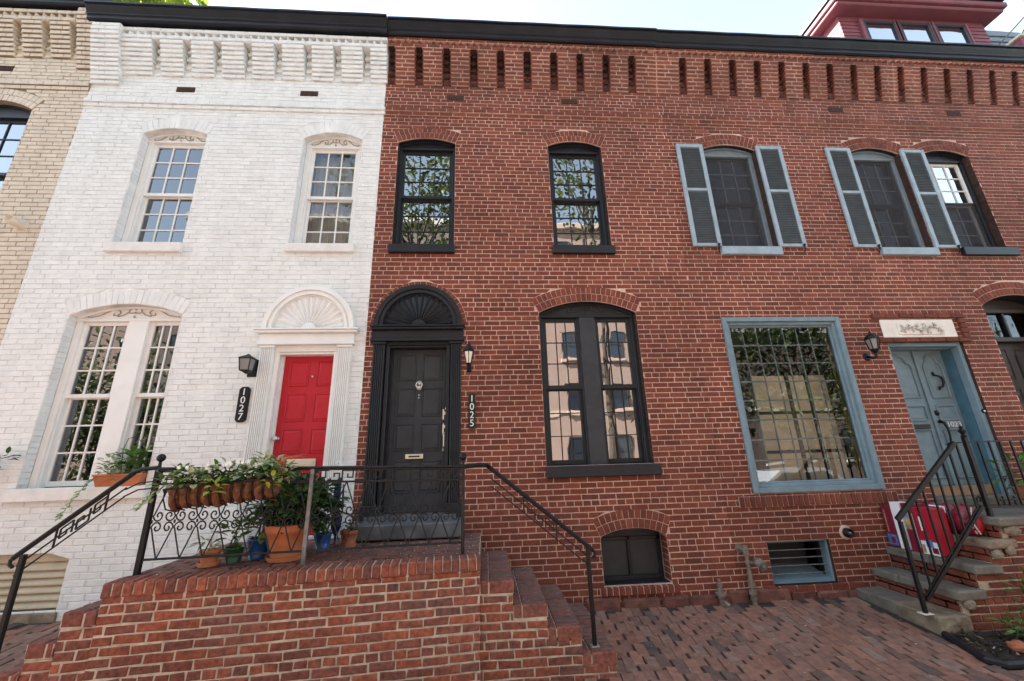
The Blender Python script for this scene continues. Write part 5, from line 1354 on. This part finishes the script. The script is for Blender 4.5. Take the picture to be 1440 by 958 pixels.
for i in range(8):
    t = (i + 1) / 8.2; xx = a[0] + .05 + (b[0] - a[0]) * t * .99
    zt = a[1] + (xx - a[0]) * u.y / u.x - .02; zb = max(.05, c[1] + (xx - c[0]) * (d[1] - c[1]) / (d[0] - c[0])) if xx > c[0] else .06
    mb = MB(); mb.cbox(xx - .0085, xx + .0085, y - .0085, y + .0085, zb, zt, M_IRON, .002); mb.build('baluster', SRL)
for i in range(12):
    xx = 5.45 + i * .132
    mb = MB(); mb.cbox(xx - .0085, xx + .0085, y - .0085, y + .0085, .98, 1.66, M_IRON, .002)
    if i: mb.tube([(xx - .066, y, .99), (xx - .066, y, 1.08)], .008, M_IRON, 5); mb.tube([(xx - .10, y, 1.045), (xx - .032, y, 1.045)], .009, M_IRON, 5)
    mb.build('baluster', SRL)
mb = MB(); mb.tube([(5.20, y, 1.01), (5.215, y, 1.07), (5.245, y, 1.09), (5.265, y, 1.06), (5.245, y, 1.04)], .009, M_IRON, 6); mb.tube([(4.31, y, .22), (4.335, y, .20), (4.35, y, .23), (4.34, y, .26)], .009, M_IRON, 6); mb.build('curl', SRL)
def carton(y0, y1, x0, x1, z0, z1, m, label, patches):
    t = thing('carton', ((x0 + x1) / 2, (y0 + y1) / 2, z0), label, 'carton', 'cartons stacked on the stone steps')
    mb = MB(); mb.cbox(x0, x1, y0, y1, z0, z1, m, .006, .002); mb.build('box', t)
    for k, (a, b, c, d, pm) in enumerate(patches or ()):
        mb = MB(); mb.box(x0 - .003 - .001 * k, x0 + .004, y0 + (y1 - y0) * a, y0 + (y1 - y0) * b, z0 + (z1 - z0) * c, z0 + (z1 - z0) * d, pm)
        mb.build('printed_panel', t)
zs = .47
carton(-.16, -.02, 4.90, 5.06, zs, .93, M_BOXM, 'maroon printed carton closest to the house wall on the blue door steps', [(.1, .9, .05, .3, M_BOXB), (.25, .6, .1, .25, M_BOXM), (.62, .7, .35, .9, M_BOXY)])
carton(-.285, -.17, 4.89, 5.06, zs, .985, M_BOXW, 'plain white tall carton between the maroon cartons on the steps', [(.05, .25, .0, .6, M_BOXM)])
carton(-.42, -.295, 4.90, 5.06, zs, .985, M_BOXM, 'maroon carton with a tan printed top next to the white carton', [(.45, .95, .45, .9, M_BOXY), (.5, .8, .7, .8, M_BOXB), (.1, .3, .1, .8, M_BOXW)])
carton(-.63, -.43, 4.89, 5.07, zs, .95, M_BOXR, 'bright red carton with a white bottom band nearest the railing', [(.02, .98, .0, .28, M_BOXW), (.35, .7, .16, .32, M_BOXB), (.15, .45, .04, .16, M_BOXM), (.65, .75, .5, .8, M_BOXW), (.80, .95, .02, .2, M_BOXY)])
t = thing('wrapped_bundle', (5.2, -.5, .69), 'shrink-wrapped red bundle with a white label behind the red carton', 'bundle', None)
mb = MB()
for k in range(3): mb.blob((5.22, -.35 - .17 * k, .83), .11, .115, .165, M_WRAP, .07, 14)
mb.build('wrap', t, True); mb = MB(); mb.cbox(5.105, 5.115, -.6, -.42, .90, .97, M_BOXW, .004); mb.cbox(5.10, 5.106, -.58, -.44, .915, .955, M_BOXM, .002); mb.build('label_card', t)
t = thing('striped_bag', (5.25, -.74, .69), 'red and white striped bag beside the railing newel', 'bag')
mb = MB(); mb.blob((5.235, -.73, .83), .075, .085, .15, M_BOXR, .05, 14); mb.build('bag_body', t, True)
mb = MB()
for k in range(5):
    q = -.80 + k * .032; mb.tube([(5.20, q, .71), (5.155, q - .004, .80), (5.16, q, .90), (5.20, q + .01, .975)], .007, M_BOXW, 5)
mb.build('stripes', t)

# ------------------------------------------------------------------ planting bed
BD = [(4.30, -.955), (4.20, -1.38), (4.26, -1.44), (7.5, -1.44), (7.5, -.955)]
mb = MB(); n = 0; random.seed(21)
for i in range(1500):
    x, yy = U(4.26, 6.4), U(-1.42, -.96); z = gz(x, yy) + .02 + U(0, .025); a = U(0, 6.28); L = U(.01, .035); w = U(.004, .01); c_, s_ = math.cos(a), math.sin(a); h = U(-.012, .012)
    mb.add([(x - c_ * L - s_ * w, yy - s_ * L + c_ * w, z - h), (x - c_ * L + s_ * w, yy - s_ * L - c_ * w, z - h), (x + c_ * L + s_ * w, yy + s_ * L - c_ * w, z + h), (x + c_ * L - s_ * w, yy + s_ * L + c_ * w, z + h)], [(0, 1, 2, 3)], M_LIT if R() < .07 else M_MULCH)
mb.slabz([(x, yy) for x, yy in BD], -.3, gz(4.5, -1.2) + .02, M_MULCH)
tag(mb.build('mulch'), 'dark bark mulch scattered with pale scraps beside the stone steps', 'mulch', kind='stuff')
mb = MB(); mb.tube([(x, yy, gz(x, yy) + .015) for x, yy in [(4.31, -.96), (4.25, -1.15), (4.19, -1.37), (4.25, -1.45), (4.6, -1.46), (7.5, -1.46)]], .034, M_EDGE, 8)
tag(mb.build('bed_edging'), 'black plastic edging round the mulch bed by the steps', 'edging')
t = thing('bedding_plant', (4.95, -1.12, -.08), 'low green leafy plant growing in the mulch bed beside the steps', 'plant')
mb = MB(); foliage(mb, (4.95, -1.12, -.01), (.2, .13, .07), 34, .12, .045, M_LEAF); foliage(mb, (5.3, -1.0, .15), (.2, .1, .2), 60, .12, .05, M_LEAF); stems(mb, (5.0, -1.1, -.08), (5.0, -1.1, .02), (.2, .12, .06), 8, M_LEAF); mb.build('foliage', t)
t = thing('clay_shard', (4.52, -1.30, -.08), 'broken reddish clay piece lying in the mulch bed', 'clay piece')
mb = MB(); mb.blob((4.55, -1.33, -.055), .075, .045, .04, M_TERR2, .2, 9); mb.build('shard', t)
t = thing('potted_plant', (6.3, -.45, .89), 'green leafy plant on the landing right of the blue door', 'plant')
mb = MB(); mb.lathe([(.09, 0), (.12, .2), (.125, .22), (.1, .2)], (6.55, -.35, .89), M_TERR2, 16); mb.build('pot', t, True)
mb = MB(); foliage(mb, (6.55, -.35, 1.27), (.28, .22, .2), 90, .13, .06, M_LEAF); mb.build('foliage', t)

# ------------------------------------------------------------------ trees, opposite side of the street, car, cables
def tree(base, h, crown, n, leaf, m, label, seed, group=None, trunk=.25, nl=9):
    random.seed(seed); base = Vector(base); c = Vector(crown[0]); r = crown[1]
    t = thing('tree', base, label, 'tree', group)
    mb = MB(); fork = base + (c - base) * .5
    mb.tube([base, base + (fork - base) * .5 + Vector((U(-.2, .2), U(-.2, .2), 0)), fork, c + Vector((0, 0, r[2] * .5))], [trunk, trunk * .8, trunk * .6, trunk * .12], M_BARK, 9)
    ends = []
    for i in range(nl):
        a = 6.283 * i / nl + U(-.3, .3); e = c + Vector((math.cos(a) * r[0] * U(.5, .9), math.sin(a) * r[1] * U(.5, .9), U(-.6, .7) * r[2])); s = fork.lerp(c, U(0, .7))
        md = (s + e) / 2 + Vector((0, 0, .15 * r[2])); mb.tube([s, md, e], [trunk * .35, trunk * .2, trunk * .05], M_BARK, 6); ends += [e, md, (md + e) / 2]
    mb.build('trunk', t)
    mb = MB(); cl = []
    for i in range(46):
        q = Vector((U(-1, 1), U(-1, 1), U(-1, 1)))
        if q.length > 1: q.normalize()
        cl.append(c + Vector((q.x * r[0], q.y * r[1], q.z * r[2])))
    cl += ends
    for i in range(n):
        k = random.choice(cl); p = k + Vector((random.gauss(0, .16) * r[0], random.gauss(0, .16) * r[1], random.gauss(0, .13) * r[2]))
        mb.leaf(p, Vector((U(-1, 1), U(-1, 1), U(-.9, .3))), Vector((U(-.4, .4), U(-.4, .4), 1)), leaf * U(.7, 1.3), leaf * .7, m, .2)
    mb.build('crown', t); return t
def fpt(px, py, y):      # a point of the sky above the roofs, from its facade-plane position
    return per(px, py, y)
cx, cz = per(-6.0, 9.15, 9.5)
tree((cx, 10.5, -.5), 20, ((cx, 9.5, cz), (3.6, 2.2, 3.5)), 3600, .38, M_SUNL, 'sunlit yellow-green tree behind the white house roof', 31, None, .4)
TL = 'trees across the street'
for i, (x, y, cz, r, rz, n, lab) in enumerate(((-15.0, -11.5, 3.6, 3.6, 3.4, 2600, 'street tree behind the viewer, mirrored in the white house windows'), (-3.2, -10.2, 13.0, 3.4, 4.2, 1250, 'tall street tree behind the viewer, mirrored in the upper black window over the door'), (5.0, -10.4, 15.0, 2.6, 2.8, 520, 'slender street tree behind the viewer, mirrored in the upper black window over the cellar'), (8.6, -12.4, 3.4, 1.6, 2.0, 1100, 'small street tree behind the viewer, mirrored low in the black double window'), (13.6, -11.0, 5.2, 3.9, 4.2, 2600, 'bushy street tree behind the viewer, mirrored in the blue picture window'), (22, -12.0, 6.0, 3.5, 4, 1500, 'street tree behind the viewer, farthest up the street'))):
    tree((x, y, -.4), 0, ((x, y, cz), (r, r * .8, rz)), int(n * 2.2), .23, M_TREEL, lab, 40 + i, TL, .18)
M_PEAT = mat('peach_sill', (.55, .40, .31), .85, (2, .1))
def block(name, x0, x1, y, h, m, label, cols, rows_, trim):
    t = thing(name, ((x0 + x1) / 2, y, -.5), label, 'building', 'buildings across the street')
    mb = MB(); mb.box(x0, x1, y - 9, y, -.6, h, m); mb.cbox(x0 - .1, x1 + .1, y - .1, y + .25, h - .1, h + .35, trim, .05); mb.box(x0, x1, y, y + .05, 4.0, 4.25, trim); mb.build('wall', t)
    for i in range(cols):
        for k in range(rows_):
            x = x0 + (x1 - x0) * (i + .5) / cols; z = 1.0 + k * 3.2; w = .48
            mb = MB(); frame4(mb, x - w, x + w, z, z + 1.75, .06, y - .05, y + .04, M_BROWN, .01); mb.box(x - w - .1, x + w + .1, y, y + .14, z - .14, z - .005, trim); mb.box(x - w + .06, x + w - .06, y, y + .03, z + .86, z + .90, M_BROWN)
            wdw = mb.build('window', t); mb = MB(); mb.add([(x - w + .09, y + .012, z + .09), (x + w - .09, y + .012, z + .09), (x + w - .09, y + .012, z + 1.66), (x - w + .09, y + .012, z + 1.66)], [(0, 1, 2, 3)], M_GLD); mb.build('pane', wdw)
    return t
M_GLD = mat('dark_far_glass', (.03, .035, .045), .08, None, spec=.8)
block('apartment_building', 1.0, 12.5, -18.3, 16.6, M_STUC, 'peach apartment building behind the viewer, mirrored in the black windows', 4, 5, M_PEAT)
block('brick_building', -19, .6, -18.3, 17.0, M_BRK2, 'brown brick building behind the viewer, mirrored in the white house windows', 8, 5, M_PALE)
block('brick_building', 13.0, 34, -18.3, 9.0, M_BRK2, 'low brick building behind the viewer, mirrored in the blue picture window', 8, 2, M_PALE)
block('brick_building', -42, -19.4, -18.3, 11.5, M_STUC, 'tan building behind the viewer at the far left of the street', 8, 3, M_PALE)
t = thing('parked_car', (9.6, -8.2, -.4), 'white parked car behind the viewer, mirrored low in the picture window', 'car')
mb = MB(); y0, y1 = -9.05, -7.35; z = -.4
side = [(7.5, z + .35), (7.5, z + .75), (8.5, z + .92), (9.2, z + 1.42), (10.7, z + 1.45), (11.5, z + 1.0), (11.75, z + .9), (11.75, z + .35)]
mb.prism(side, y0, y1, M_CARP, True); mb.build('body', t)
mb = MB(); mb.prism([(8.72, z + .95), (9.25, z + 1.36), (10.6, z + 1.38), (11.2, z + .98)], y1 - .01, y1 + .012, M_GLD, True); mb.build('side_window', t)
for x in (8.25, 11.0):
    for yy in (y0 + .1, y1): mb = MB(); mb.lathe([(.2, -.01), (.32, -.005), (.33, .1), (.3, .2), (.1, .2)], (x, yy + .02, z + .33), M_RUBB, 20, 'y'); mb.build('wheel', t)
# chimney stack and overhead cables
t = thing('chimney', (8.6, 3.0, 8.4), 'pale brick chimney just behind the left end of the maroon dormer', 'chimney')
mb = MB(); mb.cbox(8.80, 9.1, 3.0, 3.5, 8.4, 12.6, M_WHT, .01); mb.build('stack', t)
for i, (p, q, lab) in enumerate((((11.6, 1.0, 10.2), (13.2, 1.0, 11.65), 'slanting dark stay wire on the roof right of the dormer, the left one'), ((12.02, 1.0, 10.1), (13.2, 1.0, 11.6), 'slanting dark stay wire on the roof at the right edge of the photo'))):
    mb = MB(); mb.tube([p, q], .014, M_IRON, 5); tag(mb.build('stay_wire'), lab, 'wire', 'roof stay wires')

# ------------------------------------------------------------------ camera, light, sky
cam = bpy.data.cameras.new('camera'); co = bpy.data.objects.new('camera', cam); COL.objects.link(co)
pitch, yaw, roll = 0.288439, 0.0711532, -0.0293292
cyw, syw = math.cos(yaw), math.sin(yaw)
fwd = Vector((syw * math.cos(pitch), cyw * math.cos(pitch), math.sin(pitch))); rgt = Vector((cyw, -syw, 0)); up = rgt.cross(fwd)
r_ = rgt * math.cos(roll) + up * math.sin(roll); u_ = -rgt * math.sin(roll) + up * math.cos(roll)
M4 = Matrix((r_, u_, -fwd)).transposed().to_4x4(); M4.translation = Vector((0, -D, CAMZ)); co.matrix_world = M4
cam.sensor_fit = 'HORIZONTAL'; cam.sensor_width = 36; cam.lens = 561.74 / 1440 * 36; cam.clip_start = .05; cam.clip_end = 1000
SC.camera = co
w = bpy.data.worlds.new('World'); SC.world = w; w.use_nodes = True; nt = w.node_tree
bg = nt.nodes['Background']; sk = nt.nodes.new('ShaderNodeTexSky'); sk.sky_type = 'NISHITA'; sk.sun_disc = False
EL, AZ = math.radians(39), math.radians(-74)     # sun behind the houses to the left, azimuth from +Y towards +X
sk.sun_elevation = EL; sk.sun_rotation = AZ; sk.air_density = 1.0; sk.dust_density = .3; sk.ozone_density = 1.0
hs = nt.nodes.new('ShaderNodeHueSaturation'); hs.inputs['Hue'].default_value = .488; hs.inputs['Saturation'].default_value = .62     # thin high haze pales the blue
nt.links.new(sk.outputs[0], hs.inputs['Color']); nt.links.new(hs.outputs[0], bg.inputs[0]); bg.inputs[1].default_value = .074
sl = bpy.data.lights.new('sun', 'SUN'); so = bpy.data.objects.new('sun', sl); COL.objects.link(so)
sl.energy = 5.0; sl.angle = math.radians(.5); sl.color = (1, .985, .95)
dv = Vector((math.sin(AZ) * math.cos(EL), math.cos(AZ) * math.cos(EL), math.sin(EL)))
so.rotation_euler = dv.to_track_quat('Z', 'Y').to_euler(); so.location = dv * 50
SC.view_settings.view_transform = 'Standard'; SC.view_settings.look = 'None'; SC.view_settings.exposure = 3.08; SC.view_settings.gamma = 1
SC.cycles.max_bounces = 8; SC.cycles.transparent_max_bounces = 12
